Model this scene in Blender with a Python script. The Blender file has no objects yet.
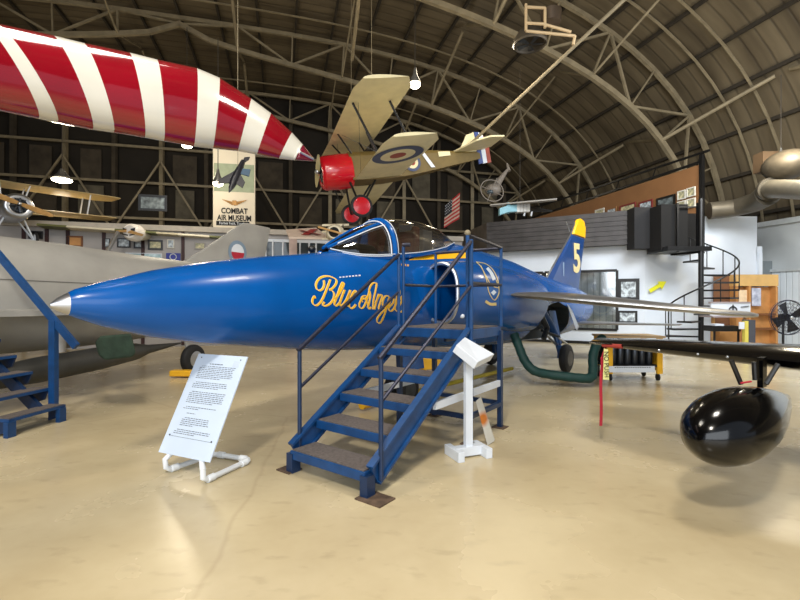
import bpy, bmesh, math, random
from mathutils import Vector, Matrix
from mathutils.bvhtree import BVHTree
R = random.Random(7)
C = bpy.context.scene.collection
F = 450.0
EYE = 1.6
V = Vector
pi = math.pi

def P(px, py, d):
    """point seen at pixel (px,py) at distance d in front of the viewpoint"""
    return V(((px - 400) / F * d, d, EYE - (py - 300) / F * d))

def G(px, py):
    """floor point seen at a pixel"""
    return P(px, py, EYE * F / (py - 300))

# ---------------------------------------------------------------- materials
MATS = {}
def s2l(c):
    return tuple(((x / 255) / 12.92 if x / 255 <= .04045 else (((x / 255) + .055) / 1.055) ** 2.4) for x in c)

def mat(name, rgb, rough=.5, metal=0, var=.08, scale=6, coat=0, bump=0, emit=0, alpha=1, spec=.5, rgb2=None):
    if name in MATS: return MATS[name]
    m = bpy.data.materials.new(name); m.use_nodes = True
    nt = m.node_tree; b = nt.nodes['Principled BSDF']
    c = s2l(rgb)
    tc = nt.nodes.new('ShaderNodeTexCoord')
    n = nt.nodes.new('ShaderNodeTexNoise'); n.inputs['Scale'].default_value = scale; n.inputs['Detail'].default_value = 5
    nt.links.new(tc.outputs['Object'], n.inputs['Vector'])
    r = nt.nodes.new('ShaderNodeValToRGB')
    c2 = s2l(rgb2) if rgb2 else c
    r.color_ramp.elements[0].position = .3; r.color_ramp.elements[1].position = .7
    r.color_ramp.elements[0].color = tuple(x * (1 - var) for x in c2) + (1,)
    r.color_ramp.elements[1].color = tuple(min(1, x * (1 + var)) for x in c) + (1,)
    nt.links.new(n.outputs['Fac'], r.inputs['Fac']); nt.links.new(r.outputs['Color'], b.inputs['Base Color'])
    b.inputs['Roughness'].default_value = rough; b.inputs['Metallic'].default_value = metal
    b.inputs['Specular IOR Level'].default_value = spec
    if coat:
        b.inputs['Coat Weight'].default_value = coat; b.inputs['Coat Roughness'].default_value = .06
    if bump:
        bp = nt.nodes.new('ShaderNodeBump'); bp.inputs['Strength'].default_value = bump; bp.inputs['Distance'].default_value = .02
        nt.links.new(n.outputs['Fac'], bp.inputs['Height']); nt.links.new(bp.outputs['Normal'], b.inputs['Normal'])
    if emit:
        b.inputs['Emission Color'].default_value = c + (1,); b.inputs['Emission Strength'].default_value = emit
    if alpha < 1: b.inputs['Alpha'].default_value = alpha
    MATS[name] = m
    return m

blue = mat('jet_blue_gloss', (0, 80, 154), .26, 0, .08, 3, coat=.15, spec=.3)
bluedk = mat('jet_blue_shadow', (8, 40, 92), .35, 0, .1)
stairblue = mat('stair_blue_paint', (14, 62, 112), .4, 0, .2, 9)
stairblue2 = mat('stair_blue_dark', (16, 42, 76), .42, 0, .15, 9)
railblk = mat('rail_worn_steel', (48, 50, 66), .4, .5, .3, 20)
tread = mat('tread_grit', (92, 84, 80), .9, 0, .25, 40, bump=.4)
gold = mat('gold_paint', (250, 186, 20), .35, 0, .05)
goldpale = mat('gold_outline', (250, 222, 140), .4, 0, .05)
white = mat('white_paint', (212, 218, 226), .45, 0, .03)
boardwhite = mat('placard_white', (206, 219, 236), .4, 0, .02)
silver = mat('bare_silver', (190, 192, 196), .28, .9, .08, 5)
silverwing = mat('silver_wing', (150, 148, 146), .3, .75, .15, 4)
greyjet = mat('jet_grey_paint', (160, 158, 153), .5, .25, .1, 2)
greydk = mat('tank_grey', (70, 70, 68), .5, .3, .15, 4)
black = mat('black_paint', (14, 14, 15), .4, 0, .2)
blackgloss = mat('black_gloss', (5, 5, 6), .16, 0, .1, coat=.25, spec=.35)
rubber = mat('rubber', (22, 22, 24), .7, 0, .2)
red = mat('red_gloss', (190, 12, 30), .25, 0, .06, coat=.4)
redfab = mat('red_fabric', (170, 30, 50), .7, 0, .1)
stripered = mat('stripe_red', (128, 6, 24), .12, 0, .12, 2.5, coat=.8)
stripewhite = mat('stripe_white', (206, 202, 190), .2, 0, .05, 2.5, coat=.6)
maroon = mat('maroon_tip', (110, 10, 40), .2, 0, .1, coat=.6)
linen = mat('linen_cream', (222, 212, 172), .6, 0, .08, 3, bump=.1)
linen2 = mat('linen_dull', (168, 156, 112), .6, 0, .08)  # duller linen tone, used on a propeller
olive = mat('olive_drab', (106, 88, 42), .6, 0, .1)
navy = mat('roundel_blue', (58, 70, 104), .5, 0, .05)
roundred = mat('roundel_red', (150, 60, 40), .5, 0, .05)
steel = mat('truss_paint', (142, 130, 105), .55, .1, .2, 3)
purl = mat('purlin_dark', (52, 46, 37), .7, 0, .2)
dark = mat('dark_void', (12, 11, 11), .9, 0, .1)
darkwood = mat('dark_lap_board', (66, 62, 62), .7, 0, .25, 5)
wallwhite = mat('booth_white', (214, 222, 232), .7, 0, .03, 1.5)
wallgrey = mat('partition_grey', (168, 164, 162), .8, 0, .05, 1)
brownboard = mat('brown_board', (140, 98, 60), .7, 0, .08, 2)
orangewood = mat('orange_plywood', (196, 140, 80), .6, 0, .15, 4)
yellow = mat('yellow_enamel', (226, 170, 30), .4, 0, .08)
green = mat('hose_green', (8, 54, 50), .65, 0, .15, 12, bump=.3)
greencan = mat('green_canvas', (44, 62, 48), .85, 0, .2, 9, bump=.5)
glassdk = mat('dark_window_glass', (60, 70, 76), .08, 0, .2, 2)
paper = mat('paper', (215, 212, 200), .7, 0, .12, 14)
ink = mat('print_ink', (84, 90, 100), .8, 0, .02)
blackink = mat('black_ink', (16, 16, 18), .8, 0, .02)
tan = mat('propeller_wood', (190, 148, 92), .35, 0, .15, 8)
yellowfab = mat('yellow_fabric', (206, 186, 140), .5, 0, .1)
duct = mat('duct_metal', (92, 86, 74), .5, .4, .15, 3)
lamp_m = mat('lamp_glow', (255, 240, 205), .5, emit=22)
lampcase = mat('lamp_case', (120, 118, 112), .4, .6, .1)
brownseat = mat('seat_headrest', (120, 44, 40), .7, 0, .1)
gunmetal = mat('gunmetal', (70, 74, 80), .35, .8, .2, 9)
rust = mat('rust_plate', (92, 74, 60), .8, .2, .4, 14)
bannerm = mat('banner_white', (220, 210, 190), .8, 0, .05, 1)
bronze = mat('wing_badge', (160, 116, 50), .5, .2, .2)
lightblue = mat('pale_blue_paint', (120, 170, 184), .5)
pinkpost = mat('pale_pink_post', (196, 174, 166), .7)

def glass_mat():
    m = bpy.data.materials.new('canopy_glass'); m.use_nodes = True; nt = m.node_tree
    nt.nodes.clear()
    o = nt.nodes.new('ShaderNodeOutputMaterial'); mx = nt.nodes.new('ShaderNodeMixShader')
    t = nt.nodes.new('ShaderNodeBsdfTransparent'); g = nt.nodes.new('ShaderNodeBsdfGlossy')
    t.inputs['Color'].default_value = (.86, .86, .82, 1); g.inputs['Roughness'].default_value = .06
    fr = nt.nodes.new('ShaderNodeLayerWeight'); fr.inputs['Blend'].default_value = .42
    ad = nt.nodes.new('ShaderNodeMath'); ad.operation = 'ADD'; ad.use_clamp = True; ad.inputs[1].default_value = .26
    nt.links.new(fr.outputs['Fresnel'], ad.inputs[0]); nt.links.new(ad.outputs[0], mx.inputs[0])
    nt.links.new(t.outputs[0], mx.inputs[1]); nt.links.new(g.outputs[0], mx.inputs[2])
    nt.links.new(mx.outputs[0], o.inputs['Surface'])
    return m
glass = glass_mat()

def floor_mat():
    m = bpy.data.materials.new('sealed_concrete'); m.use_nodes = True; nt = m.node_tree; b = nt.nodes['Principled BSDF']
    L = nt.links.new; N = nt.nodes.new
    tc = N('ShaderNodeTexCoord')
    n1 = N('ShaderNodeTexNoise'); n1.inputs['Scale'].default_value = .55; n1.inputs['Detail'].default_value = 6; n1.inputs['Roughness'].default_value = .6
    L(tc.outputs['Object'], n1.inputs['Vector'])
    r1 = N('ShaderNodeValToRGB'); e = r1.color_ramp.elements
    e[0].position = .3; e[0].color = s2l((176, 159, 124)) + (1,); e[1].position = .7; e[1].color = s2l((204, 189, 154)) + (1,)
    L(n1.outputs['Fac'], r1.inputs['Fac'])
    n2 = N('ShaderNodeTexNoise'); n2.inputs['Scale'].default_value = 9; n2.inputs['Detail'].default_value = 8
    mp = N('ShaderNodeMapping'); mp.inputs['Rotation'].default_value = (0, 0, .6); mp.inputs['Scale'].default_value = (.5, 1.0, 1)
    L(tc.outputs['Object'], mp.inputs['Vector']); L(mp.outputs[0], n2.inputs['Vector'])
    r2 = N('ShaderNodeValToRGB'); e = r2.color_ramp.elements
    e[0].position = .26; e[0].color = (.62, .6, .58, 1); e[1].position = .42; e[1].color = (1, 1, 1, 1)
    L(n2.outputs['Fac'], r2.inputs['Fac'])
    mx = N('ShaderNodeMix'); mx.data_type = 'RGBA'; mx.blend_type = 'MULTIPLY'; mx.inputs[0].default_value = .35
    L(r1.outputs[0], mx.inputs[6]); L(r2.outputs[0], mx.inputs[7])
    # hairline cracks
    vo = N('ShaderNodeTexVoronoi'); vo.feature = 'DISTANCE_TO_EDGE'; vo.inputs['Scale'].default_value = .16
    n3 = N('ShaderNodeTexNoise'); n3.inputs['Scale'].default_value = 2.2; n3.inputs['Detail'].default_value = 6
    L(tc.outputs['Object'], n3.inputs['Vector'])
    va = N('ShaderNodeMix'); va.data_type = 'RGBA'; va.inputs[0].default_value = .12
    L(tc.outputs['Object'], va.inputs[6]); L(n3.outputs['Color'], va.inputs[7]); L(va.outputs[2], vo.inputs['Vector'])
    r3 = N('ShaderNodeValToRGB'); e = r3.color_ramp.elements
    e[0].position = 0; e[0].color = (.66, .6, .55, 1); e[1].position = .0022; e[1].color = (1, 1, 1, 1)
    L(vo.outputs['Distance'], r3.inputs['Fac'])
    m2 = N('ShaderNodeMix'); m2.data_type = 'RGBA'; m2.blend_type = 'MULTIPLY'; m2.inputs[0].default_value = .3
    L(mx.outputs[2], m2.inputs[6]); L(r3.outputs[0], m2.inputs[7])
    L(m2.outputs[2], b.inputs['Base Color'])
    r4 = N('ShaderNodeMapRange'); r4.inputs['To Min'].default_value = .16; r4.inputs['To Max'].default_value = .36
    L(n1.outputs['Fac'], r4.inputs['Value']); L(r4.outputs[0], b.inputs['Roughness'])
    b.inputs['Specular IOR Level'].default_value = .55
    return m

def rib_mat(name, rgb, rgb2, axis=1, freq=3.3, strength=.6, rough=.6, noise_scale=(1, 6, 1)):
    m = bpy.data.materials.new(name); m.use_nodes = True; nt = m.node_tree; b = nt.nodes['Principled BSDF']
    L = nt.links.new; N = nt.nodes.new
    tc = N('ShaderNodeTexCoord')
    sp = N('ShaderNodeSeparateXYZ'); L(tc.outputs['Object'], sp.inputs[0])
    mu = N('ShaderNodeMath'); mu.operation = 'MULTIPLY'; mu.inputs[1].default_value = freq; L(sp.outputs[axis], mu.inputs[0])
    fr = N('ShaderNodeMath'); fr.operation = 'PINGPONG'; fr.inputs[1].default_value = .5; L(mu.outputs[0], fr.inputs[0])
    cr = N('ShaderNodeValToRGB'); e = cr.color_ramp.elements
    e[0].position = 0; e[0].color = (.35, .35, .35, 1); e[1].position = .22; e[1].color = (1, 1, 1, 1)
    m2 = N('ShaderNodeMath'); m2.operation = 'MULTIPLY'; m2.inputs[1].default_value = 2; L(fr.outputs[0], m2.inputs[0]); L(m2.outputs[0], cr.inputs[0])
    mp = N('ShaderNodeMapping'); mp.inputs['Scale'].default_value = noise_scale; L(tc.outputs['Object'], mp.inputs[0])
    n = N('ShaderNodeTexNoise'); n.inputs['Scale'].default_value = .7; n.inputs['Detail'].default_value = 6; L(mp.outputs[0], n.inputs['Vector'])
    r = N('ShaderNodeValToRGB'); e = r.color_ramp.elements
    e[0].position = .3; e[0].color = s2l(rgb2) + (1,); e[1].position = .7; e[1].color = s2l(rgb) + (1,)
    L(n.outputs['Fac'], r.inputs['Fac'])
    mx = N('ShaderNodeMix'); mx.data_type = 'RGBA'; mx.blend_type = 'MULTIPLY'; mx.inputs[0].default_value = strength
    L(r.outputs[0], mx.inputs[6]); L(cr.outputs[0], mx.inputs[7]); L(mx.outputs[2], b.inputs['Base Color'])
    bp = N('ShaderNodeBump'); bp.inputs['Strength'].default_value = .5; bp.inputs['Distance'].default_value = .03
    L(cr.outputs[0], bp.inputs['Height']); L(bp.outputs[0], b.inputs['Normal'])
    b.inputs['Roughness'].default_value = rough
    return m

# ---------------------------------------------------------------- mesh builder
class MB:
    def __init__(s): s.v = []; s.f = []; s.m = []; s.mi = 0
    def add(s, vs, fs):
        k = len(s.v); s.v += [V(x) for x in vs]
        for f in fs: s.f.append([i + k for i in f]); s.m.append(s.mi)
        return s
    def box(s, c, h, ax=None):
        """box with centre c, half sizes h, axes ax (three vectors)"""
        ax = ax or (V((1, 0, 0)), V((0, 1, 0)), V((0, 0, 1)))
        c = V(c); vs = []
        for i in (-1, 1):
            for j in (-1, 1):
                for k in (-1, 1): vs.append(c + ax[0] * h[0] * i + ax[1] * h[1] * j + ax[2] * h[2] * k)
        return s.add(vs, [(0, 1, 3, 2), (4, 6, 7, 5), (0, 4, 5, 1), (2, 3, 7, 6), (0, 2, 6, 4), (1, 5, 7, 3)])
    def beam(s, a, b, w, h=None, up=(0, 0, 1)):
        a = V(a); b = V(b); h = h or w; d = b - a; L = d.length
        if L < 1e-6: return s
        d.normalize(); x = d.cross(V(up))
        if x.length < 1e-3: x = d.cross(V((1, 0, 0)))
        x.normalize(); y = x.cross(d)
        return s.box((a + b) / 2, (L / 2, w / 2, h / 2), (d, x, y))
    def loft(s, rings, cap=True, closed=True):
        k = len(s.v); n = len(rings[0])
        for r in rings: s.v += [V(x) for x in r]
        for i in range(len(rings) - 1):
            for j in range(n if closed else n - 1):
                a = k + i * n + j; b = k + i * n + (j + 1) % n
                s.f.append([a, b, b + n, a + n]); s.m.append(s.mi)
        if cap:
            s.f.append([k + j for j in range(n)][::-1]); s.m.append(s.mi)
            s.f.append([k + (len(rings) - 1) * n + j for j in range(n)]); s.m.append(s.mi)
        return s
    def tube(s, pts, r, n=10, cap=True):
        pts = [V(p) for p in pts]; rings = []; up = None
        for i, p in enumerate(pts):
            if i == 0: d = pts[1] - p
            elif i == len(pts) - 1: d = p - pts[i - 1]
            else: d = (pts[i + 1] - p).normalized() + (p - pts[i - 1]).normalized()
            d.normalize()
            if up is None: up = d.orthogonal().normalized()
            else: up = (up - d * up.dot(d)).normalized()
            q = d.cross(up); rr = r[i] if isinstance(r, (list, tuple)) else r
            rings.append([p + (up * math.cos(2 * pi * t / n) + q * math.sin(2 * pi * t / n)) * rr for t in range(n)])
        return s.loft(rings, cap)
    def lathe(s, o, ax, prof, n=28, cap=True):
        """prof: list of (distance along axis, radius)"""
        o = V(o); ax = V(ax).normalized(); u = ax.orthogonal().normalized(); w = ax.cross(u)
        return s.loft([[o + ax * a + (u * math.cos(2 * pi * t / n) + w * math.sin(2 * pi * t / n)) * max(r, .0005) for t in range(n)] for a, r in prof], cap)
    def torus(s, c, ax, Rr, r, n=28, k=8, a0=0, a1=2 * pi):
        c = V(c); ax = V(ax).normalized(); u = ax.orthogonal().normalized(); w = ax.cross(u); full = abs(a1 - a0 - 2 * pi) < 1e-6
        rings = []
        for i in range(n + (0 if full else 1)):
            t = a0 + (a1 - a0) * i / n; d = u * math.cos(t) + w * math.sin(t)
            rings.append([c + d * (Rr + r * math.cos(2 * pi * j / k)) + ax * r * math.sin(2 * pi * j / k) for j in range(k)])
        if full: rings.append(rings[0])
        return s.loft(rings, not full)
    def prism(s, poly, off):
        """extrude polygon (3d points) by vector off"""
        off = V(off); n = len(poly); a = [V(p) for p in poly]
        k = len(s.v); s.v += a + [p + off for p in a]
        s.f.append([k + i for i in range(n)][::-1]); s.m.append(s.mi)
        s.f.append([k + n + i for i in range(n)]); s.m.append(s.mi)
        for i in range(n):
            j = (i + 1) % n; s.f.append([k + i, k + j, k + n + j, k + n + i]); s.m.append(s.mi)
        return s
    def ball(s, c, r, n=16, m=10, ax=None):
        c = V(c); r = (r, r, r) if not isinstance(r, (tuple, list)) else r
        ax = ax or (V((1, 0, 0)), V((0, 1, 0)), V((0, 0, 1)))
        return s.loft([[c + ax[0] * r[0] * math.sin(a) * math.cos(2 * pi * j / n) + ax[1] * r[1] * math.sin(a) * math.sin(2 * pi * j / n) + ax[2] * r[2] * math.cos(a) for j in range(n)]
                       for a in [max(.01, pi * i / m) if i < m else pi - .01 for i in range(m + 1)]])
    def disc(s, c, ax, r, n=28, r0=0):
        c = V(c); ax = V(ax).normalized(); u = ax.orthogonal().normalized(); w = ax.cross(u)
        o = [c + (u * math.cos(2 * pi * t / n) + w * math.sin(2 * pi * t / n)) * r for t in range(n)]
        if not r0: return s.add(o, [list(range(n))])
        i = [c + (u * math.cos(2 * pi * t / n) + w * math.sin(2 * pi * t / n)) * r0 for t in range(n)]
        return s.add(o + i, [[t, (t + 1) % n, n + (t + 1) % n, n + t] for t in range(n)])
    def map(s, fn):
        s.v = [V(fn(p)) for p in s.v]; return s
    def build(s, name, m, parent=None, smooth=False, bevel=0, rotz=0, sharp=35):
        me = bpy.data.meshes.new(name); o = bpy.data.objects.new(name, me); C.objects.link(o)
        if parent is not None:
            r = parent
            while r.parent: r = r.parent
            org = r.location.copy(); pz = r.rotation_euler.z
        else:
            pz = 0
            xs = [p.x for p in s.v]; ys = [p.y for p in s.v]; zs = [p.z for p in s.v]
            org = V(((min(xs) + max(xs)) / 2, (min(ys) + max(ys)) / 2, min(zs)))
            if rotz: org = V((0, 0, 0))
        vs = [p - org for p in s.v]
        if pz:
            ri = Matrix.Rotation(-pz, 3, 'Z'); vs = [ri @ p for p in vs]
        if rotz:
            ri = Matrix.Rotation(-rotz, 3, 'Z'); vs = [ri @ p for p in vs]; o.rotation_euler.z = rotz
        me.from_pydata(vs, [], s.f)
        ml = m if isinstance(m, (list, tuple)) else [m]
        for x in ml: me.materials.append(x)
        if len(ml) > 1: me.polygons.foreach_set('material_index', s.m)
        bm = bmesh.new(); bm.from_mesh(me); bmesh.ops.recalc_face_normals(bm, faces=bm.faces); bm.to_mesh(me); bm.free()
        if smooth:
            me.polygons.foreach_set('use_smooth', [True] * len(me.polygons))
            me.set_sharp_from_angle(angle=math.radians(sharp))
        if parent is not None: o.parent = parent
        else: o.location = org
        if bevel:
            b = o.modifiers.new('bevel', 'BEVEL'); b.width = bevel; b.segments = 2; b.limit_method = 'ANGLE'
        return o

def tag(o, label, cat, group=None, kind=None):
    o['label'] = label; o['category'] = cat
    if group: o['group'] = group
    if kind: o['kind'] = kind
    return o
def thing(name, loc, label, cat, group=None, kind=None):
    o = bpy.data.objects.new(name, None); o.empty_display_size = .1; C.objects.link(o); o.location = V(loc)
    return tag(o, label, cat, group, kind)
def text(name, s, size, loc, xdir, up, m, parent=None, ext=.001, align='CENTER', sx=1, bold=0):
    cu = bpy.data.curves.new(name, 'FONT'); cu.body = s; cu.size = size; cu.align_x = align; cu.align_y = 'CENTER'; cu.extrude = ext; cu.offset = bold
    cu.materials.append(m)
    o = bpy.data.objects.new(name, cu); C.objects.link(o)
    dg = bpy.context.evaluated_depsgraph_get(); dg.update()
    me = bpy.data.meshes.new_from_object(o.evaluated_get(dg)); bpy.data.objects.remove(o)
    me.materials.clear(); me.materials.append(m)
    o = bpy.data.objects.new(name, me); C.objects.link(o)
    x = V(xdir).normalized(); z = x.cross(V(up)).normalized(); y = z.cross(x)
    M = Matrix((x * sx, y, z)).transposed().to_4x4(); M.translation = V(loc)
    if parent is not None:
        r = parent
        while r.parent: r = r.parent
        M.translation = V(loc) - r.location
        o.parent = parent
    o.matrix_basis = M
    return o

# ---------------------------------------------------------------- hangar frame
TH = math.atan2(.252, .968)
def H(u, v, z=0):
    return V((u * math.cos(TH) - v * math.sin(TH), u * math.sin(TH) + v * math.cos(TH), z))
UC, W, HT, EX = -4.5, 23.3, 14.6, 3.0
def arch(t, off=0):
    """t in -1..1 -> (u,z) on the arch, pushed inward by off"""
    def pt(t):
        a = t * pi / 2
        c = math.copysign(abs(math.sin(a)) ** (2 / EX), a); q = abs(math.cos(a)) ** (2 / EX)
        return V((UC + W * c, HT * q))
    p = pt(t)
    if off:
        e = 1e-3; d = pt(min(1, t + e)) - pt(max(-1, t - e))
        d.normalize(); p = p + V((d.y, -d.x)) * off
    return p
# arc-length table so that nodes are evenly spread
_T = [-1 + 2 * i / 1200 for i in range(1201)]
_S = [0]
for i in range(1200): _S.append(_S[-1] + (arch(_T[i + 1]) - arch(_T[i])).length)
def at_len(f):
    s = f * _S[-1]
    lo, hi = 0, 1200
    while hi - lo > 1:
        m = (lo + hi) // 2
        if _S[m] <= s: lo = m
        else: hi = m
    k = (s - _S[lo]) / max(1e-9, _S[hi] - _S[lo]); return _T[lo] + (_T[hi] - _T[lo]) * k

b = MB().box((0, 10, -.05), (60, 45, .05)); fl = b.build('floor', floor_mat()); tag(fl, 'glossy tan sealed concrete hangar floor', 'floor', kind='structure')
roofm = rib_mat('roof_sheet', (118, 106, 84), (80, 70, 54), 1, 1.9, .7, .55, (.35, 2.5, .35))
NA = 72
b = MB()
for vv in (-9, 30):
    pass
rings = []
for i in range(NA + 1):
    p = arch(at_len(i / NA)); q = arch(at_len(i / NA), -.12)
    rings.append([H(p.x, -9, p.y), H(p.x, 30, p.y)])
b.loft(rings, cap=False, closed=False)
roof = b.build('ceiling', roofm, smooth=True, rotz=TH); tag(roof, 'brown corrugated sheet metal barrel roof of the hangar', 'ceiling', kind='structure')
NP = 38
for i in range(1, NP):
    if i * 1.0 / NP < .12: continue
    p = arch(at_len(i / NP), .16)
    MB().beam(H(p.x, -9, p.y), H(p.x, 29.8, p.y), .09, .13).build('purlin', purl, roof)

TRUSS_V = [.8, 7.9, 15.0, 22.1, 29.0]
def depth_at(f):
    t = abs(f - .5) * 2
    return .28 + 1.75 * max(0, math.sin(pi * min(1, t * 1.02))) ** .55 if t < .97 else .3
for k, v in enumerate(TRUSS_V):
    tr = thing('roof_truss', H(UC, v, 0), ['steel arch truss behind the viewpoint, end bay', 'steel arch truss high above the viewpoint', 'nearest steel arch truss curving down behind the brown board', 'middle steel arch truss crossing above the hanging biplane', 'far steel arch truss against the dark end wall'][k], 'truss', 'steel arch trusses of the hangar roof', 'structure')
    nn = 52; T = []; B = []
    for i in range(nn + 1):
        f = i / nn; t = at_len(f)
        a = arch(t, .30); c = arch(t, .30 + depth_at(f))
        T.append(H(a.x, v, a.y)); B.append(H(c.x, v, c.y))
    tc = MB(); bc = MB(); web = MB()
    for i in range(nn):
        tc.beam(T[i], T[i + 1], .17, .14, up=H(0, 1)); bc.beam(B[i], B[i + 1], .2, .16, up=H(0, 1))
    for i in range(0, nn + 1, 2):
        j = i + 2
        if i % 4 == 0:
            web.beam(T[i], B[i], .08)
            if j <= nn: web.beam(T[i], B[j], .09)
        else:
            if j <= nn: web.beam(B[i], T[j], .09)
            web.beam(B[i], T[i], .06)
    tc.build('top_chord', steel, tr); bc.build('bottom_chord', steel, tr); web.build('web', steel, tr)
    if v > 5:
        for i in range(8, nn - 7, 4):
            for s in (-1, 1):
                vv = v + 3.3 * s
                if vv > 29.8: continue
                f = min(.985, max(.015, i / nn + (.0 if i < nn / 2 else .0)))
                a = arch(at_len(f), .2)
                MB().tube([B[i], H(a.x, vv, a.y)], .07 if i % 8 == 4 else .045, 8).build('knee_brace', steel, tr, smooth=True)
# light intermediate ribs
for v in (13.5, 12.4, 20.6, 27.5):
    ob = MB()
    pts = [arch(at_len(i / 60), .3) for i in range(61)]
    for i in range(60): ob.beam(H(pts[i].x, v, pts[i].y), H(pts[i + 1].x, v, pts[i + 1].y), .05, .08, up=H(0, 1))
    ob.build('arch_rib', steel, roof)
# long cross pipes seen above
def pipe(name, a, b, r, m, label, cat='pipe', parent=None):
    o = MB().tube([a, b], r, 10).build(name, m, parent, smooth=True)
    if parent is None: tag(o, label, cat, kind='structure')
    return o
pipe('trim_1', P(465, 149, 15.5), P(628, -4, 11.5), .05, steel, 'long diagonal steel brace pipe across the roof', 'brace')
pipe('trim_2', P(352, 60, 16), P(360, -12, 13), .06, steel, 'near vertical steel hanger pipe under the roof', 'brace')

# end wall
b = MB()
poly = [H(arch(at_len(i / NA)).x, 30, arch(at_len(i / NA)).y) for i in range(NA + 1)]
poly.append(H(UC, 30, -.0))
b.add(poly, [[i, i + 1, NA + 1] for i in range(NA)])
ew = b.build('wall_back', mat('end_wall_dark', (40, 35, 28), .9, 0, .35, .5), rotz=TH); tag(ew, 'dark end wall of the hangar with exposed framing', 'wall', kind='structure')
pm = mat('end_panel', (70, 62, 50), .85, 0, .3, 2); pm2 = mat('end_panel_pale', (96, 90, 76), .85, 0, .3, 2)
for i in range(17):
    u = UC - 20 + i * 2.5
    r_ = abs(u - UC) / W; top = HT * max(0, 1 - r_ ** 3) ** .333 - .5
    MB().beam(H(u, 29.6, 0), H(u, 29.6, top), .22, .22).build('stud', steel if i % 2 else pm, ew)
    for z0 in (4.2, 6.5, 8.6):
        if R.random() < .6 and z0 + 2 < top:
            MB().box(H(u + 1.25, 29.75, z0 + .9), (.9 * R.uniform(.5, 1), .03, .85), (H(1, 0), H(0, 1), V((0, 0, 1)))).build('panel', R.choice([pm, pm2, pm]), ew)
for z in (2.3, 4.1, 6.4, 8.5, 10.6):
    MB().beam(H(UC - 21, 29.45, z), H(UC + 21, 29.45, z), .12, .14).build('girt', steel if z > 5 else purl, ew)
# diagonal bracing and a catwalk band in front of the end wall
for i in range(6):
    u = UC - 15 + i * 5
    MB().beam(H(u, 29.3, 5.6), H(u + 2.5, 29.3, 9.8), .1).build('brace', steel, ew)
    MB().beam(H(u + 5, 29.3, 5.6), H(u + 2.5, 29.3, 9.8), .1).build('brace', steel, ew)

# right side wall (longitudinal) and its pale corrugated lower part
corr = rib_mat('pale_corrugated', (228, 236, 242), (212, 222, 230), 1, 5, .35, .4, (1, 1, 1))
b = MB().box(H(17.05, 9.5, 3.35), (.05, 5.5, 1.0), (H(1, 0), H(0, 1), V((0, 0, 1))))
o = b.build('wall_right', mat('side_wall_grey', (190, 196, 198), .7, 0, .08, 1)); tag(o, 'plain grey upper side wall beyond the spiral staircase', 'wall', kind='structure')
b = MB().box(H(17.05, 9.5, 1.3), (.06, 5.5, 1.3), (H(1, 0), H(0, 1), V((0, 0, 1))))
o = b.build('wall_side', corr, rotz=TH); tag(o, 'pale corrugated metal siding behind the drum fan', 'wall', kind='structure')
b = MB().beam(H(16.95, 4, 4.35), H(16.95, 15, 4.35), .12, .18)
b.beam(H(16.95, 13.1, 0), H(16.95, 13.1, 4.3), .1, .1); b.beam(H(16.95, 4, 2.65), H(16.95, 15, 2.65), .08, .1)
o = b.build('trim_3', mat('pale_trim', (190, 196, 198), .6)); tag(o, 'pale trim rails on the side wall', 'trim', kind='structure')

# ---------------------------------------------------------------- white booth
A0 = V((P(436, 300, 19.4).x, 19.4, 0)); A1 = V((P(645, 300, 15.5).x, 15.5, 0))
ad = (A1 - A0).normalized(); an = V((ad.y, -ad.x, 0))   # an points to the viewer
if an.y > 0: an = -an
def on_booth(px, off=0.0):
    """distance at which the sight line through column px meets the booth front (moved out by off)"""
    k = (px - 400) / F; o = A0 + an * off
    # o.x + ad.x t = k (o.y + ad.y t)
    t = (k * o.y - o.x) / (ad.x - k * ad.y); return o + ad * t
def BP(px, py, off=0.0):
    q = on_booth(px, off); return P(px, py, q.y)
up = V((0, 0, 1))
b = MB().box((A0 + A1) / 2 + up * 1.8 - an * .06, ((A1 - A0).length / 2, .06, 1.8), (ad, an, up))
o = b.build('wall_booth', wallwhite); tag(o, 'white front wall of the office booth behind the blue jet', 'wall', kind='structure')
B1 = V((P(757, 300, 15.5).x, 15.5, 0)); Bm = V((P(703, 300, 15.5).x, 15.5, 0))
b = MB().box((A1 + Bm) / 2 + up * 1.72 + V((0, .06, 0)), ((Bm - A1).length / 2, .06, 1.72), None)
b.box((Bm + B1) / 2 + up * 2.24 + V((0, .06, 0)), ((B1 - Bm).length / 2, .06, 2.24), None)
b.box((B1.x + .05, 15.5, 1.6), (.06, .1, 1.6)); b.box((B1.x + .08, 15.56, 3.2), (.1, .06, .25))
o = b.build('wall_stair', wallwhite); tag(o, 'pale blue white wall behind the spiral staircase', 'wall', kind='structure')
b = MB().box((B1.x + .75, 16.2, 1.5), (.65, .05, 1.5))
o = b.build('door_1', mat('grey_door', (120, 128, 132), .6)); tag(o, 'grey doorway recess at the right end of the white wall', 'door', kind='structure')
# base stripe
b = MB().box((A0 + A1) / 2 + up * .05 + an * .02, ((A1 - A0).length / 2, .02, .05), (ad, an, up))
o = b.build('baseboard_booth', black); tag(o, 'dark base strip under the white booth wall', 'baseboard', kind='structure')
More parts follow.
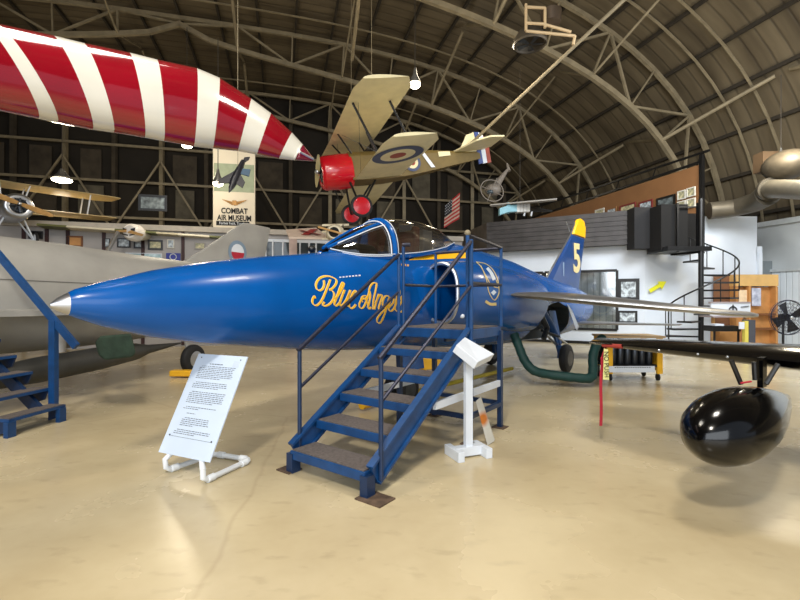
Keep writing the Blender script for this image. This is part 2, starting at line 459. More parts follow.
# lap board fascia
fm = mat('lap_board', (62, 59, 59), .6, 0, .3, 3)
C0 = on_booth(487, .45); C1 = on_booth(637, .45)
b = MB()
fas = thing('fascia', C0, 'charcoal lap board fascia running above the white booth wall', 'fascia', kind='structure')
for i in range(7):
    z = 3.5 + i * .165
    b = MB(); c = (C0 + C1) / 2 - an * .0 + up * (z + .08)
    ax2 = (an + up * .15).normalized(); b.box(c + an * (.02), ((C1 - C0).length / 2, .02, .085), (ad, ax2, ad.cross(ax2)))
    b.build('board', fm, fas)
MB().box((C0 + C1) / 2 - an * .25 + up * 4.08, ((C1 - C0).length / 2, .22, .56), (ad, an, up)).build('backing', black, fas)
# the receding left part of the fascia
D0 = V((P(432, 300, 23).x, 23, 0))
dd = (C0 - D0).normalized(); dn = V((dd.y, -dd.x, 0))
MB().add([D0 + up * 3.3, C0 + up * 3.45, C0 + up * 4.66, D0 + up * 4.3], [[0, 1, 2, 3]]).build('side_board', mat('lap_board_brown', (84, 76, 68), .7, 0, .3, 4), fas)
# brown board wall over the mezzanine
b = MB().box(H(13.95, 19, 5.35), (.04, 6.6, .92), (H(1, 0), H(0, 1), up))
o = b.build('wall_mezzanine', brownboard); tag(o, 'brown board wall with framed pictures above the booth roof', 'wall', kind='structure')
b = MB().box(H(13.93, 12.35, 4.9), (.06, .06, 1.7), (H(1, 0), H(0, 1), up)).beam(H(13.9, 12.3, 6.35), H(13.9, 25.5, 6.35), .06, .08)
b.beam(H(14.2, 12.3, 6.75), H(14.2, 25.5, 7.0), .07, .07)
for i in range(7): b.beam(H(14.2, 12.6 + i * 2, 6.75 + i * .035), H(14, 12.6 + i * 2, 6.3), .03)
o = b.build('trim_4', black); tag(o, 'black edge trim and rail on the brown board wall', 'trim', kind='structure')
b = MB().box(H(14.7, 20, 4.0), (.7, 5.5, .08), (H(1, 0), H(0, 1), up))
o = b.build('slab_mezzanine', black); tag(o, 'dark mezzanine floor slab above the booth', 'floor', kind='structure')

def picture(px, py, w, h, plane, label, frame=black, img=paper, group=None, name='framed_picture', n=None, xd=None, cat='picture', mount=.16):
    """plane: 3d centre; xd: horizontal direction along the wall, n: normal to viewer"""
    t = thing(name, plane, label, cat, group)
    fr = MB(); c = V(plane); bw = min(w, h) * mount
    for s in (-1, 1):
        fr.box(c + xd * s * (w / 2 - bw / 2) + n * .02, (bw / 2, .02, h / 2), (xd, n, up))
        fr.box(c + up * s * (h / 2 - bw / 2) + n * .02, (w / 2 - bw, .02, bw / 2), (xd, n, up))
    fr.build('frame', frame, t)
    MB().box(c + n * .012, (w / 2 - bw, .01, h / 2 - bw), (xd, n, up)).build('print', img, t)
    return t
photo1 = mat('photo_print', (190, 200, 206), .4, 0, .5, 9, rgb2=(60, 70, 80))
photo2 = mat('map_print', (200, 190, 150), .5, 0, .3, 9, rgb2=(120, 130, 110))
photo3 = mat('photo_dark_print', (110, 120, 122), .4, 0, .4, 6, rgb2=(40, 44, 48))
c = BP(628.5, 289.5, .01); picture(0, 0, .68, .76, c, 'black framed portrait picture on the white booth wall, upper one', n=an, xd=ad, img=photo1)
c = BP(627.5, 317, .01); picture(0, 0, .62, .44, c, 'black framed picture low on the white booth wall below the portrait', n=an, xd=ad, img=photo1)
# brown wall pictures
wn = -H(1, 0); wx = H(0, 1)
def MZ(px, py):
    k = (px - 400) / F
    # u*c - v*s = k (u*s+v*c)
    u = 13.88; v = u * (math.cos(TH) - k * math.sin(TH)) / (math.sin(TH) + k * math.cos(TH))
    q = H(u, v); return P(px, py, q.y)
i = 0
labs = ['white framed certificate, upper left of four at the near end of the brown wall', 'white framed certificate, upper right of four at the near end of the brown wall',
        'white framed certificate, lower left of four at the near end of the brown wall', 'white framed certificate, lower right of four at the near end of the brown wall']
for px, py in ((682, 195), (691.5, 192), (682, 205.5), (691.5, 203)):
    picture(0, 0, .34, .32, MZ(px, py), labs[i], frame=paper, img=photo2, n=wn, xd=wx, group='four certificates on the brown wall', mount=.12); i += 1
picture(0, 0, .85, .5, MZ(666, 203), 'wide dark framed picture beside the four certificates on the brown wall', frame=black, img=photo3, n=wn, xd=wx)
picture(0, 0, .7, .42, MZ(646, 206), 'pale framed landscape print left of the dark picture on the brown wall', frame=brownseat, img=photo1, n=wn, xd=wx)
picture(0, 0, .9, .42, MZ(628, 209), 'red brown framed print on the brown wall above the fin', frame=brownseat, img=photo2, n=wn, xd=wx)
picture(0, 0, .6, .36, MZ(612, 212), 'small pale print on the brown wall right of a red framed one', frame=brownboard, img=photo1, n=wn, xd=wx)
picture(0, 0, .6, .36, MZ(600, 213), 'small white card leaning on the brown wall above the blue fin', frame=paper, img=photo2, n=wn, xd=wx)
# yellow arrow
q = BP(649, 300, 0); ay = mat('arrow_yellow', (226, 224, 40), .5)
def W2(px, py): return P(px, py, 15.38)
pts = [W2(648.8, 289.5), W2(659, 283.6), W2(657.6, 281.4), W2(666.5, 281.3), W2(662, 289.5), W2(660.4, 287), W2(650.6, 292.8)]
o = MB().prism(pts, (0, .015, 0)).build('arrow_sign', ay); tag(o, 'yellow arrow sign pointing up to the spiral staircase on the wall', 'sign')

# glazed sliding doors in the booth
def glazing(x0, x1, y0, y1, name, label, extra=()):
    t = thing(name, BP((x0 + x1) / 2, y1), label, 'window', kind='structure')
    def q(x, y, o=.02): return BP(x, y, o)
    def bar(a, b_, w=.09): fr.beam(a, b_, w, .06, up=an)
    fr = MB()
    zt = q(x0, y0).z; zb = q(x1, y1).z
    def w_(x, z): p = q(x, 300); return V((p.x, p.y, z))
    for x in (x0, x1) + tuple(extra): bar(w_(x, zb), w_(x, zt))
    bar(w_(x0, zt), w_(x1, zt)); bar(w_(x0, zb), w_(x1, zb))
    fr.build('frame', black, t)
    MB().add([w_(x0, zb) - an * .005, w_(x1, zb) - an * .005, w_(x1, zt) - an * .005, w_(x0, zt) - an * .005], [[0, 1, 2, 3]]).build('glass', glassdoor, t)
    MB().add([w_(x0, zb) - an * .012, w_(x1, zb) - an * .012, w_(x1, zt) - an * .012, w_(x0, zt) - an * .012], [[0, 1, 2, 3]]).build('blind', blindm, t)
glassdoor = glass_mat(); glassdoor.name = 'door_glass'
blindm = rib_mat('blind_slats', (214, 224, 228), (170, 182, 190), 0, 5.5, .7, .5, (1, 1, 1))
glazing(545, 617, 272.5, 330, 'window_1', 'black framed sliding glass doors with vertical blinds in the booth', (577,))
glazing(529, 543, 273, 290, 'window_2', 'small dark window left of the sliding glass doors')

# ---------------------------------------------------------------- black landing and spiral stair
sc_ = V((P(701, 300, 14).x, 14, 0))
st = thing('spiral_staircase', sc_, 'black steel spiral staircase with curved handrail before the white wall', 'staircase')
MB().tube([sc_, sc_ + up * 4.75], .075, 14).build('centre_pole', black, st, smooth=True)
N = 13; RS = .98
rail = []; 
for i in range(N):
    a = pi * 2 / 3 + .1 + i * .49; z = .24 * (i + 1)
    d0 = V((math.cos(a - .22), math.sin(a - .22), 0)); d1 = V((math.cos(a + .22), math.sin(a + .22), 0))
    MB().prism([sc_ + d0 * .07 + up * z, sc_ + d0 * RS + up * z, sc_ + d1 * RS + up * z, sc_ + d1 * .07 + up * z], -up * .05).build('tread', black, st)
    dm = V((math.cos(a), math.sin(a), 0))
    MB().tube([sc_ + dm * (RS - .03) + up * z, sc_ + dm * (RS - .03) + up * (z + .80)], .016, 6).build('baluster', black, st)
for i in range(0, 61):
    a = pi * 2 / 3 + .1 + .49 * (1.7 + i / 60 * 10.6); z = .24 * (2.7 + i / 60 * 10.6) + .92 - .24 * .6
    rail.append(sc_ + V((math.cos(a), math.sin(a), 0)) * (RS - .03) + up * z)
MB().tube([V((rail[0].x, rail[0].y, .2))] + rail, .024, 8).build('handrail', black, st, smooth=True)
ld = thing('landing', P(680, 245, 14.3), 'black panelled landing box at the top of the spiral staircase', 'landing')
p0 = P(655, 250, 14.6)
MB().box(P(667, 229, 14.6), (.42, .4, .72)).build('front_panel', dark, ld)
MB().box(P(678, 250.5, 14.5) , (.68, .6, .07)).build('deck', black, ld)
MB().box(P(644, 229, 15.1), (.45, .25, .68)).build('side_panel', mat('charcoal', (28, 27, 28), .8), ld)
b = MB().box(P(686, 232, 15.2), (.33, .03, .62)); b.build('doorway', dark, ld)
b = MB()
for px in (677.5, 697.5): b.beam(P(px, 252, 14.1), P(px, 203, 14.1), .06)
b.beam(P(677.5, 207, 14.1), P(697.5, 207, 14.1), .04); b.build('post', black, ld)

# ---------------------------------------------------------------- right background clutter
hb = thing('plywood_cabinet', P(755, 345, 15), 'tall orange plywood display cabinet next to corrugated siding', 'cabinet')
def fr_box(parent, name, x0, x1, y0, y1, d, th, m):
    a = P(x0, y1, d); c = P(x1, y0, d)
    return MB().box(((a.x + c.x) / 2, d + th / 2, (a.z + c.z) / 2), ((c.x - a.x) / 2, th / 2, (c.z - a.z) / 2)).build(name, m, parent)
zf = 300 + EYE * F / 15
fr_box(hb, 'back_panel', 737, 778, 287, zf, 15.2, .05, orangewood)
fr_box(hb, 'side_panel', 714, 736, 274.5, zf, 15.3, .04, mat('cabinet_brown', (128, 88, 60), .7))
fr_box(hb, 'top_board', 736, 778.5, 274.5, 286, 15, .35, mat('plywood_light', (216, 174, 108), .6, 0, .1, 3))
for x in (737, 750, 776.5): fr_box(hb, 'side_board', x - .7, x + .9, 286, zf, 14.95, .3, orangewood)
fr_box(hb, 'poster', 739, 749.5, 290, 304, 15.05, .02, mat('warm_poster', (240, 214, 176), .6, 0, .1, 9))
fr_box(hb, 'poster', 752, 761, 288, 306, 15.05, .02, mat('sky_poster', (222, 224, 236), .6, 0, .15, 4, rgb2=(130, 140, 170)))
fr_box(hb, 'shelf', 751, 776, 313.5, 315.5, 14.95, .3, mat('shelf_brown', (120, 74, 36), .6))
fr_box(hb, 'shelf', 751, 776, 328, 330, 14.95, .3, MATS['shelf_brown'])
# white sign box on a table
t = thing('sign_board', P(730, 316, 13), 'white sign board with a small black emblem on the table', 'sign')
fr_box(t, 'board', 711, 750.5, 303, 315.5, 13, .05, white)
fr_box(t, 'top_edge', 710.5, 751, 301.8, 303.3, 12.98, .09, mat('grey_edge', (150, 140, 140), .6))
c = P(733, 310.5, 12.98); b = MB().torus(c, (0, 1, 0), .11, .018, 18, 6).beam(c - up * .1, c + up * .17, .04, .01).beam(c, c + V((-.1, 0, -.08)), .03, .01).beam(c, c + V((.1, 0, -.08)), .03, .01)
b.build('emblem', blackink, t)
MB().beam(P(741, 307, 12.98), P(749, 306, 12.98), .03, .01).build('lettering', blackink, t)
t = thing('work_table', P(730, 352, 13), 'small table carrying the white sign board', 'table')
zt = 316.5
fr_box(t, 'tabletop', 713, 751, 316, 317.5, 12.7, .6, MATS['grey_edge'])
for x in (714, 746): fr_box(t, 'leg', x - 1, x + 1, 317, 300 + 720 / 13, 12.9, .08, tan)
fr_box(t, 'box', 720, 737, 332, 352, 12.8, .4, mat('cardboard', (170, 120, 64), .8))
t = thing('black_bin', P(724, 330, 12.2), 'black tray with white papers under the sign board', 'tray')
fr_box(t, 'tray', 713, 741, 326, 331.5, 12.2, .4, black)
fr_box(t, 'papers', 715, 724, 324, 326, 12.3, .25, white)
for x in (715, 739): fr_box(t, 'leg', x - .6, x + .6, 331, 300 + 720 / 12.2, 12.3, .05, black)
t = thing('bundle', P(745, 330, 12), 'tall narrow gray box with a yellow strip beside the plywood cabinet', 'box')
fr_box(t, 'case', 749, 755.5, 320, 360, 12, .25, mat('dark_case', (70, 72, 80), .6)); fr_box(t, 'strip', 745, 748.5, 321, 360, 12, .1, mat('yellow_strip', (210, 196, 90), .6))
t = thing('flyer', P(742, 326, 12.1), 'white folded flyers by the narrow grey box', 'paper'); fr_box(t, 'sheet', 739.5, 744.5, 322, 329, 11.9, .03, white)
for x, y, h_, lab in ((733, 297, 8, 'left'), (725, 296, 6, 'right')):
    pass
# drum fan
fc = P(788, 317.5, 11)
t = thing('pedestal_fan', V((fc.x, 11.1, 0)), 'large black pedestal fan in front of pale corrugated siding', 'fan')
b = MB()
for yy in (-.09, .09):
    for r in (.42, .34, .26, .18, .1): b.torus(fc + V((0, yy * (1.1 - r), 0)), (0, 1, 0), r, .004, 28, 5)
for i in range(24):
    a = i * pi / 12; d = V((math.cos(a), 0, math.sin(a)))
    b.beam(fc + d * .05 + V((0, -.1, 0)), fc + d * .42 + V((0, -.06, 0)), .005)
    b.beam(fc + d * .05 + V((0, .1, 0)), fc + d * .42 + V((0, .06, 0)), .005)
b.torus(fc, (0, 1, 0), .42, .014, 32, 6)
b.build('cage', railblk, t)
b = MB()
for i in range(4):
    a = i * pi / 2 + .4; d = V((math.cos(a), 0, math.sin(a))); e = V((-math.sin(a), 0, math.cos(a)))
    b.prism([fc + d * .05 - e * .03, fc + d * .36 - e * .13 + V((0, .04, 0)), fc + d * .36 + e * .13 - V((0, .04, 0)), fc + d * .05 + e * .03], (0, .006, 0))
b.build('blade', black, t)
MB().ball(fc + V((0, -.11, 0)), (.04, .03, .04)).build('hub', silver, t, smooth=True)
MB().lathe(fc, (0, 1, 0), [(.02, .09), (.2, .09), (.24, .05)], 14).build('motor', black, t, smooth=True)
MB().tube([V((fc.x, 11.14, 0)), V((fc.x, 11.14, fc.z))], .028, 10).build('pole', black, t)
MB().lathe((fc.x, 11.14, 0), (0, 0, 1), [(0, .28), (.03, .28), (.05, .04)], 20).build('base', black, t)
# ducts up right
t = thing('air_duct', P(740, 205, 14.5), 'grey air duct running along the curved roof on the right', 'duct')
MB().tube([P(709, 211, 14.9), P(735, 208, 14.7), P(756, 202, 14.1), P(768, 194, 13.4)], [.28, .28, .3, .34], 16).build('branch', duct, t, smooth=True)
MB().tube([P(771, 189, 13.2), P(784, 189, 12.2), P(850, 192, 10)], [.27, .25, .25], 20).build('trunk', mat('duct_light', (116, 110, 96), .45, .3, .1), t, smooth=True)
MB().tube([P(768.5, 189.5, 13.3), P(771, 189, 13.18)], .34, 20).build('collar', duct, t, smooth=True)
t = thing('roof_heater', P(790, 175, 13), 'rounded grey heater hood hung above the air duct', 'heater')
MB().ball(P(787, 165, 13), (.55, .7, .42)).build('hood', mat('hood_dim', (92, 84, 70), .5, .3, .2), t, smooth=True)
MB().box(P(766, 163, 14), (.25, .2, .3)).build('case', mat('heater_case', (96, 76, 54), .6), t)

# ---------------------------------------------------------------- partition room at the far left
PV = 17.0
def PW(px, py, v=PV - .06):
    k = (px - 400) / F
    # v fixed; solve u:  (u c - v s) = k (u s + v c)
    u = v * (math.sin(TH) + k * math.cos(TH)) / (math.cos(TH) - k * math.sin(TH)); q = H(u, v); return P(px, py, q.y)
pn = -H(0, 1); px_ = H(1, 0)
uL, uR = -22, 7.0
b = MB().box(H((uL + uR) / 2, PV, 2.0), ((uR - uL) / 2, .05, 2.0), (H(1, 0), H(0, 1), up))
o = b.build('wall_partition', wallgrey); tag(o, 'low grey partition wall hung with pictures at the back left', 'wall', kind='structure')
b = MB().box(H((uL + uR) / 2, PV + .4, 4.05), ((uR - uL) / 2, .6, .09), (H(1, 0), H(0, 1), up))
o = b.build('trim_5', mat('pale_cap', (176, 168, 156), .7)); tag(o, 'pale cap along the top of the partition wall', 'trim', kind='structure')
b = MB()
for px in (24, 47, 68, 104, 143, 183):
    q = PW(px, 300); b.box(V((q.x, q.y, 2)), (.05, .04, 1.95), (px_, pn, up))
o = b.build('trim_6', mat('dark_red_post', (56, 26, 26), .6)); tag(o, 'dark red brown posts dividing the partition wall', 'trim', kind='structure')
def wallpic(px, py, w, h, lab, fr=black, im=photo1, g=None, nm='framed_picture', cat='picture', mount=.14):
    q = PW(px, py); s = q.y / F; return picture(0, 0, w * s, h * s, q, lab, frame=fr, img=im, n=pn, xd=px_, group=g, name=nm, cat=cat, mount=mount)
wallpic(36, 235, 12, 8, 'black notice screen on the partition wall at far left', im=dark)
wallpic(75, 241.5, 14, 11, 'orange brown wooden plaque on the partition wall', fr=MATS['shelf_brown'], im=orangewood)
wallpic(107, 243, 6, 9, 'narrow black framed picture just right of a dark red post')
wallpic(124, 243, 12, 9.5, 'black framed picture under the white faced model plane')
wallpic(139, 244, 9, 9, 'black framed picture left of the fourth dark red post')
wallpic(155.5, 245, 13.5, 10, 'black framed print with wide cream mount on the partition', im=photo2, mount=.18)
wallpic(171, 244, 6.5, 9, 'small pale framed portrait on the partition wall', fr=paper, im=photo1)
wallpic(200, 246, 10, 7, 'pale framed print near the grey tail fin', fr=mat('pewter', (150, 146, 140), .5), im=photo2)
o = wallpic(144, 256.5, 33, 7, 'long white banner with blue picture panels low on the partition', fr=white, im=mat('banner_print', (205, 225, 232), .6, 0, .2, 5, rgb2=(150, 190, 200)), nm='wall_banner', cat='banner')
o = wallpic(173.5, 257, 13, 7.5, 'blue sign with white oval emblem low on the partition', fr=mat('sign_blue', (40, 52, 150), .5), im=MATS['sign_blue'], nm='wall_sign', cat='sign')
q = PW(173.5, 257); MB().torus(q + pn * .05, pn, .1, .015, 20, 6).map(lambda p: p).build('emblem', white, o)
wallpic(153, 203, 26, 16, 'framed aircraft photograph high on the dark wall above the partition', fr=black, im=photo3)
# storefront with windows behind the canopy
sf = thing('window_3', PW(300, 260), 'row of storefront windows in the partition behind the blue canopy', 'window', kind='structure')
q0 = PW(262, 300); q1 = PW(352, 300)
def SW(px, z, off=.02): q = PW(px, 300); return V((q.x, q.y, z)) + pn * off
z0, z1 = 2.6, 3.75
MB().add([SW(266, z0), SW(345, z0), SW(345, z1), SW(266, z1)], [[0, 1, 2, 3]]).build('pane', glassdk, sf)
b = MB()
for px in (266, 273, 283, 300, 309, 316, 326, 336, 345): b.beam(SW(px, z0, .05), SW(px, z1, .05), .07, .05)
b.beam(SW(266, z1, .05), SW(345, z1, .05), .1, .05, up=pn); b.build('frame', white, sf)
MB().box((SW(293, 2, .08)), (.14, .05, 2.0), (px_, pn, up)).build('post', pinkpost, sf)
# banner column
q = P(213, 300, 17.6); q2 = P(255, 300, 17.9)
bx = (q2 - q).normalized(); bn = V((bx.y, -bx.x, 0))
if bn.y > 0: bn = -bn
bc_ = thing('banner_pillar', (q.x + .8, 17.8, 0), 'tall white pillar banner with bronze wings and black museum lettering', 'banner')
zb = lambda y: EYE + (300 - y) / F * 17.75
mid = (q + q2) / 2
MB().box(V((mid.x, mid.y, 4.6)) - bn * .1, ((q2 - q).length / 2, .1, 4.6), (bx, bn, up)).build('panel', bannerm, bc_)
MB().box(V((mid.x, mid.y, zb(178))) + bn * .005, ((q2 - q).length / 2 - .03, .004, .55), (bx, bn, up)).build('green_band', mat('pale_green', (150, 160, 136), .8), bc_)
def BN(px, py, o=.02): return V((P(px, 300, mid.y).x, mid.y + bx.y * (px - 234) * .03, zb(py))) + bn * o
text('lettering', 'COMBAT', .30, BN(234.5, 211.3), bx, up, blackink, bc_, .003, sx=.8, bold=.008)
text('lettering', 'AIR MUSEUM', .30, BN(234.5, 218.3), bx, up, blackink, bc_, .003, sx=.74, bold=.008)
MB().box(BN(233, 223.6, .01), (.62, .01, .085), (bx, bn, up)).build('black_strip', blackink, bc_)
text('lettering', 'Forbes Field, Topeka', .15, BN(233, 223.6, .03), bx, up, white, bc_, .002, sx=.8)
b = MB()
for s in (-1, 1):
    for k in range(5):
        b.prism([BN(234.5 + s * 1.2, 202 + k * .5), BN(234.5 + s * (12 - k * 2), 199.6 + k * 1.0), BN(234.5 + s * (10.4 - k * 1.9), 200.8 + k * 1.1), BN(234.5 + s * 1.2, 203.4 + k * .5)], bn * .01)
b.prism([BN(232.5, 200.6), BN(236.5, 200.6), BN(236.8, 203.5), BN(234.5, 206), BN(232.2, 203.5)], bn * .02)
b.build('wings_badge', bronze, bc_)

# ================================================================ BLUE JET
TN = V((-2.745, 3.53, 0)); TA = V((.632, .776, 0)).normalized(); TP = V((TA.y, -TA.x, 0))
def T(s, p, z): return TN + TA * s + TP * p + up * z
def interp(tab, s, k):
    if s <= tab[0][0]: return tab[0][k]
    for a, b_ in zip(tab, tab[1:]):
        if s <= b_[0]:
            f = (s - a[0]) / (b_[0] - a[0]); return a[k] + (b_[k] - a[k]) * f
    return tab[-1][k]
FS = [(0, .012, 1.575, 1.545, 2), (.05, .05, 1.62, 1.51, 2), (.164, .11, 1.69, 1.455, 2), (.34, .175, 1.75, 1.38, 2), (.736, .29, 1.868, 1.26, 2), (1.206, .39, 1.972, 1.168, 2.05), (1.764, .475, 2.065, 1.09, 2.1),
      (2.44, .54, 2.15, 1.0, 2.2), (2.9, .56, 2.225, .95, 2.2), (3.5, .57, 2.27, .91, 2.2), (4.5, .58, 2.36, .85, 2.2), (5.2, .6, 2.50, .80, 2.2), (5.8, .62, 2.60, .76, 2.1), (6.4, .66, 2.56, .73, 2.1),
      (7.0, .7, 2.51, .71, 2.1), (7.8, .72, 2.44, .68, 2.1), (9.2, .70, 2.24, .66, 2.1), (10.5, .64, 2.10, .66, 2.1), (11.6, .56, 2.02, .72, 2.05), (12.4, .46, 1.93, .82, 2), (12.8, .42, 1.86, .92, 2)]
def seg(a, n):
    c, s_ = math.cos(a), math.sin(a); return math.copysign(abs(c) ** (2 / n), c), math.copysign(abs(s_) ** (2 / n), s_)
def fring(s, n=40):
    hw, zt, zb, e = (interp(FS, s, k) for k in (1, 2, 3, 4)); zc = (zt + zb) / 2 ; h = (zt - zb) / 2
    out = []
    for i in range(n):
        c, q = seg(2 * pi * i / n, e); out.append(T(s, hw * c, zc + h * q))
    return out
jet = thing('jet_fighter', T(6, 0, 0), 'glossy blue jet fighter with long pointed nose and gold script lettering', 'jet')
ss = [0, .02, .05, .1, .164, .25, .34] + [.34 + i * .2 for i in range(1, 62)] + [12.8]
SN = .3
bn_ = MB().loft([fring(s) for s in ss if s <= .1] + [fring(.115)])
bn_.build('nose_tip', silver, jet, smooth=True)
fb = MB().loft([fring(.115)] + [fring(s) for s in ss if s > .13])
fus = fb.build('fuselage', blue, jet, smooth=True, sharp=60)
bvh_f = BVHTree.FromPolygons([tuple(v) for v in fb.v], fb.f)
# wheel well cut in the flank
def carve(ob, cut, m_in):
    c = cut.build('cutter', m_in, jet)
    md = ob.modifiers.new('well', 'BOOLEAN'); md.object = c; md.operation = 'DIFFERENCE'; md.solver = 'EXACT'; md.material_mode = 'TRANSFER'
    dg = bpy.context.evaluated_depsgraph_get(); dg.update()
    me = bpy.data.meshes.new_from_object(ob.evaluated_get(dg)); ob.modifiers.clear(); ob.data = me
    bpy.data.objects.remove(c)
wm = mat('wheel_well', (28, 38, 46), .7, .2, .4, 8)
well = MB().loft([[T(s, p, z) for s, z in ((7.9, .5), (8.0, 1.15), (8.4, 1.48), (9.2, 1.56), (9.9, 1.42), (10.2, 1.0), (10.1, .5))] for p in (.3, 1.4)])
carve(fus, well, wm)

# intake ducts
IS = [(4.42, .70, .30, 1.70, .44), (4.6, .68, .35, 1.70, .47), (5.0, .62, .43, 1.69, .52), (5.8, .54, .50, 1.67, .56), (6.6, .50, .50, 1.62, .58), (7.4, .42, .48, 1.56, .60), (8.3, .32, .46, 1.50, .58), (9.4, .16, .44, 1.4, .5)]
def iring(s, sd, shrink=0, n=36):
    c_, hw, zc, h = (interp(IS, s, k) for k in (1, 2, 3, 4)); o = []
    for i in range(n):
        c, q = seg(2 * pi * i / n, 2.4); o.append(T(s, sd * (c_ + (hw - shrink) * c), zc + (h - shrink) * q))
    return o
duct_v = None
for sd in (1, -1):
    db = MB().loft([iring(5.5, sd, .12), iring(4.42, sd, .02)] + [iring(4.42 + i * .125, sd) for i in range(40)])
    d_ = db.build('intake_duct', blue, jet, smooth=True, sharp=60)
    if sd == 1: bvh_d = BVHTree.FromPolygons([tuple(v) for v in db.v], db.f)
    wl_ = MB().loft([[T(s, sd * p, z) for s, z in ((7.9, .5), (8.0, 1.15), (8.4, 1.48), (9.2, 1.56), (9.9, 1.42), (10.2, 1.0), (10.1, .5))] for p in (.3, 1.4)])
    carve(d_, wl_, wm)
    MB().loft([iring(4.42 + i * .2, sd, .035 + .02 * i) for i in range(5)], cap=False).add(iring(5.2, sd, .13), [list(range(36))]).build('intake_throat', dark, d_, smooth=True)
    lp = iring(4.42, sd, .012); 
    MB().tube([lp[i % 36] for i in range(-14, 15)], .028, 8).build('intake_lip', silver, d_, smooth=True)
    # splitter bulge ahead of the mouth
    MB().loft([[T(s, sd * (interp(FS, s, 1) * .80 + a * c), 1.68 + h * q) for c, q in [(math.cos(2 * pi * k / 20), math.sin(2 * pi * k / 20)) for k in range(20)]]
               for s, a, h in ((3.85, .02, .2), (4.0, .10, .34), (4.25, .155, .42), (4.5, .17, .43))]).build('splitter', blue, d_, smooth=True)

# canopy
CS = [(2.82, .08, 2.225, 2.25), (3.0, .20, 2.185, 2.36), (3.2, .28, 2.17, 2.47), (3.45, .33, 2.18, 2.60), (3.75, .365, 2.21, 2.72), (4.0, .375, 2.24, 2.79), (4.3, .38, 2.28, 2.83), (4.7, .37, 2.35, 2.84), (5.1, .32, 2.44, 2.80), (5.4, .23, 2.52, 2.73), (5.7, .1, 2.59, 2.645)]
def cring(s, n=17, o=0):
    hw, zs, zt = (interp(CS, s, k) for k in (1, 2, 3)); r = []
    for i in range(n):
        a = pi * i / (n - 1); r.append(T(s, (hw + o) * math.copysign(abs(math.cos(a)) ** .85, math.cos(a)), zs + (zt - zs + o) * math.sin(a) ** .9))
    return r
cs = [2.82 + i * .06 for i in range(49)]
can = MB().loft([cring(s) for s in cs], cap=False, closed=False).build('canopy', glass, jet, smooth=True)
b = MB(); ar = cring(3.78, 25, .012); b.tube(ar, .036, 8); 
for j in (6, 10): b.tube([cring(s, 17, .004)[j] for s in [2.84 + i * .094 for i in range(11)]], .022, 6)
b.tube([cring(s, 17, .0)[0] - up * .02 for s in cs], .03, 6); b.tube([cring(s, 17, .0)[-1] - up * .02 for s in cs], .03, 6)
b.build('canopy_frame', blue, can, smooth=True)
b = MB(); b.tube([cring(3.70, 25, .02)[i] for i in range(25)], .009, 6)
b.tube([cring(s, 17, .012)[0] + up * .02 + TP * .02 for s in cs], .007, 6)
b.tube([cring(s, 17, .02)[5] for s in [2.95 + i * .075 for i in range(11)]], .008, 6)
b.tube([cring(s, 17, .03)[0] for s in [2.95 + i * .075 for i in range(11)]], .008, 6)
b.tube([cring(3.84, 25, .02)[i] for i in range(25)], .006, 6)
b.build('canopy_edge', white, can, smooth=True)
# cockpit contents
b = MB().loft([[T(s, p, z) for p, z in ((-.24, 2.15), (-.24, 2.26), (-.14, 2.36), (.14, 2.36), (.24, 2.26), (.24, 2.15))] for s in (3.2, 3.6)])
b.build('instrument_hood', black, jet, bevel=.03)
seat = MB().box(T(4.55, 0, 2.5), (.07, .19, .24), (TA, TP, up)).build('ejection_seat', brownseat, jet, bevel=.04)
MB().box(T(4.78, 0, 2.5), (.12, .22, .2), (TA, TP, up)).box(T(4.5, 0, 2.72), (.05, .12, .05), (TA, TP, up)).build('seat_frame', mat('seat_grey', (150, 156, 164), .5), seat, bevel=.02)
MB().ball(T(2.62, .0, 2.23), (.05, .05, .04)).build('antenna', black, jet, smooth=True)
# fin
def fin(poly, th, m, name, parent=jet):
    """swept aerofoil plate in the s-z plane"""
    b = MB(); n = len(poly); cx = sum(p[0] for p in poly) / n; cz = sum(p[1] for p in poly) / n
    o = [T(s, 0, z) for s, z in poly]
    a = [T(s + (cx - s) * .18, th, z + (cz - z) * .05) for s, z in poly]; c = [T(s + (cx - s) * .18, -th, z + (cz - z) * .05) for s, z in poly]
    b.v = o + a + c
    for i in range(n):
        j = (i + 1) % n; b.f += [[i, j, n + j, n + i], [j, i, 2 * n + i, 2 * n + j]]; b.m += [0, 0]
    b.f += [[n + i for i in range(n)], [2 * n + i for i in range(n)][::-1]]; b.m += [0, 0]
    return b.build(name, m, parent)
finm = mat('fin_blue', (26, 66, 124), .3, 0, .08, coat=.4)
f_ = fin([(10.1, 2.0), (12.15, 3.50), (13.38, 3.50), (12.75, 1.88)], .055, finm, 'fin')
fin([(12.15, 3.50), (12.42, 3.82), (12.62, 3.98), (12.9, 4.05), (13.25, 4.0), (13.42, 3.8), (13.38, 3.50)], .05, gold, 'fin_tip', f_)
MB().tube([T(10.1, 0, 2.04), T(12.15, 0, 3.52), T(12.45, 0, 3.86)], .025, 6).build('leading_edge', silver, f_)
MB().tube([T(12.0, .0, 3.55), T(11.45, .1, 3.75)], .012, 6).build('probe', silver, f_)
fing = mat('fin_number', (226, 208, 150), .4)
text('number', '5', 1.15, T(12.45, .066, 2.78), TA + up * .05, up + TA * .25, fing, f_, .0035, sx=1.15, bold=.035)
text('number', '1', .55, T(11.35, .062, 2.42), TA, up + TA * .3, mat('fin_stencil', (150, 170, 190), .5), f_, .003)
# rear fuselage exhaust
MB().lathe(T(12.75, 0, 1.39), TA, [(0, .42), (.10, .39), (.18, .37), (.18, .34), (0, .34)], 28, False).build('exhaust_cone', silver, jet, smooth=True)
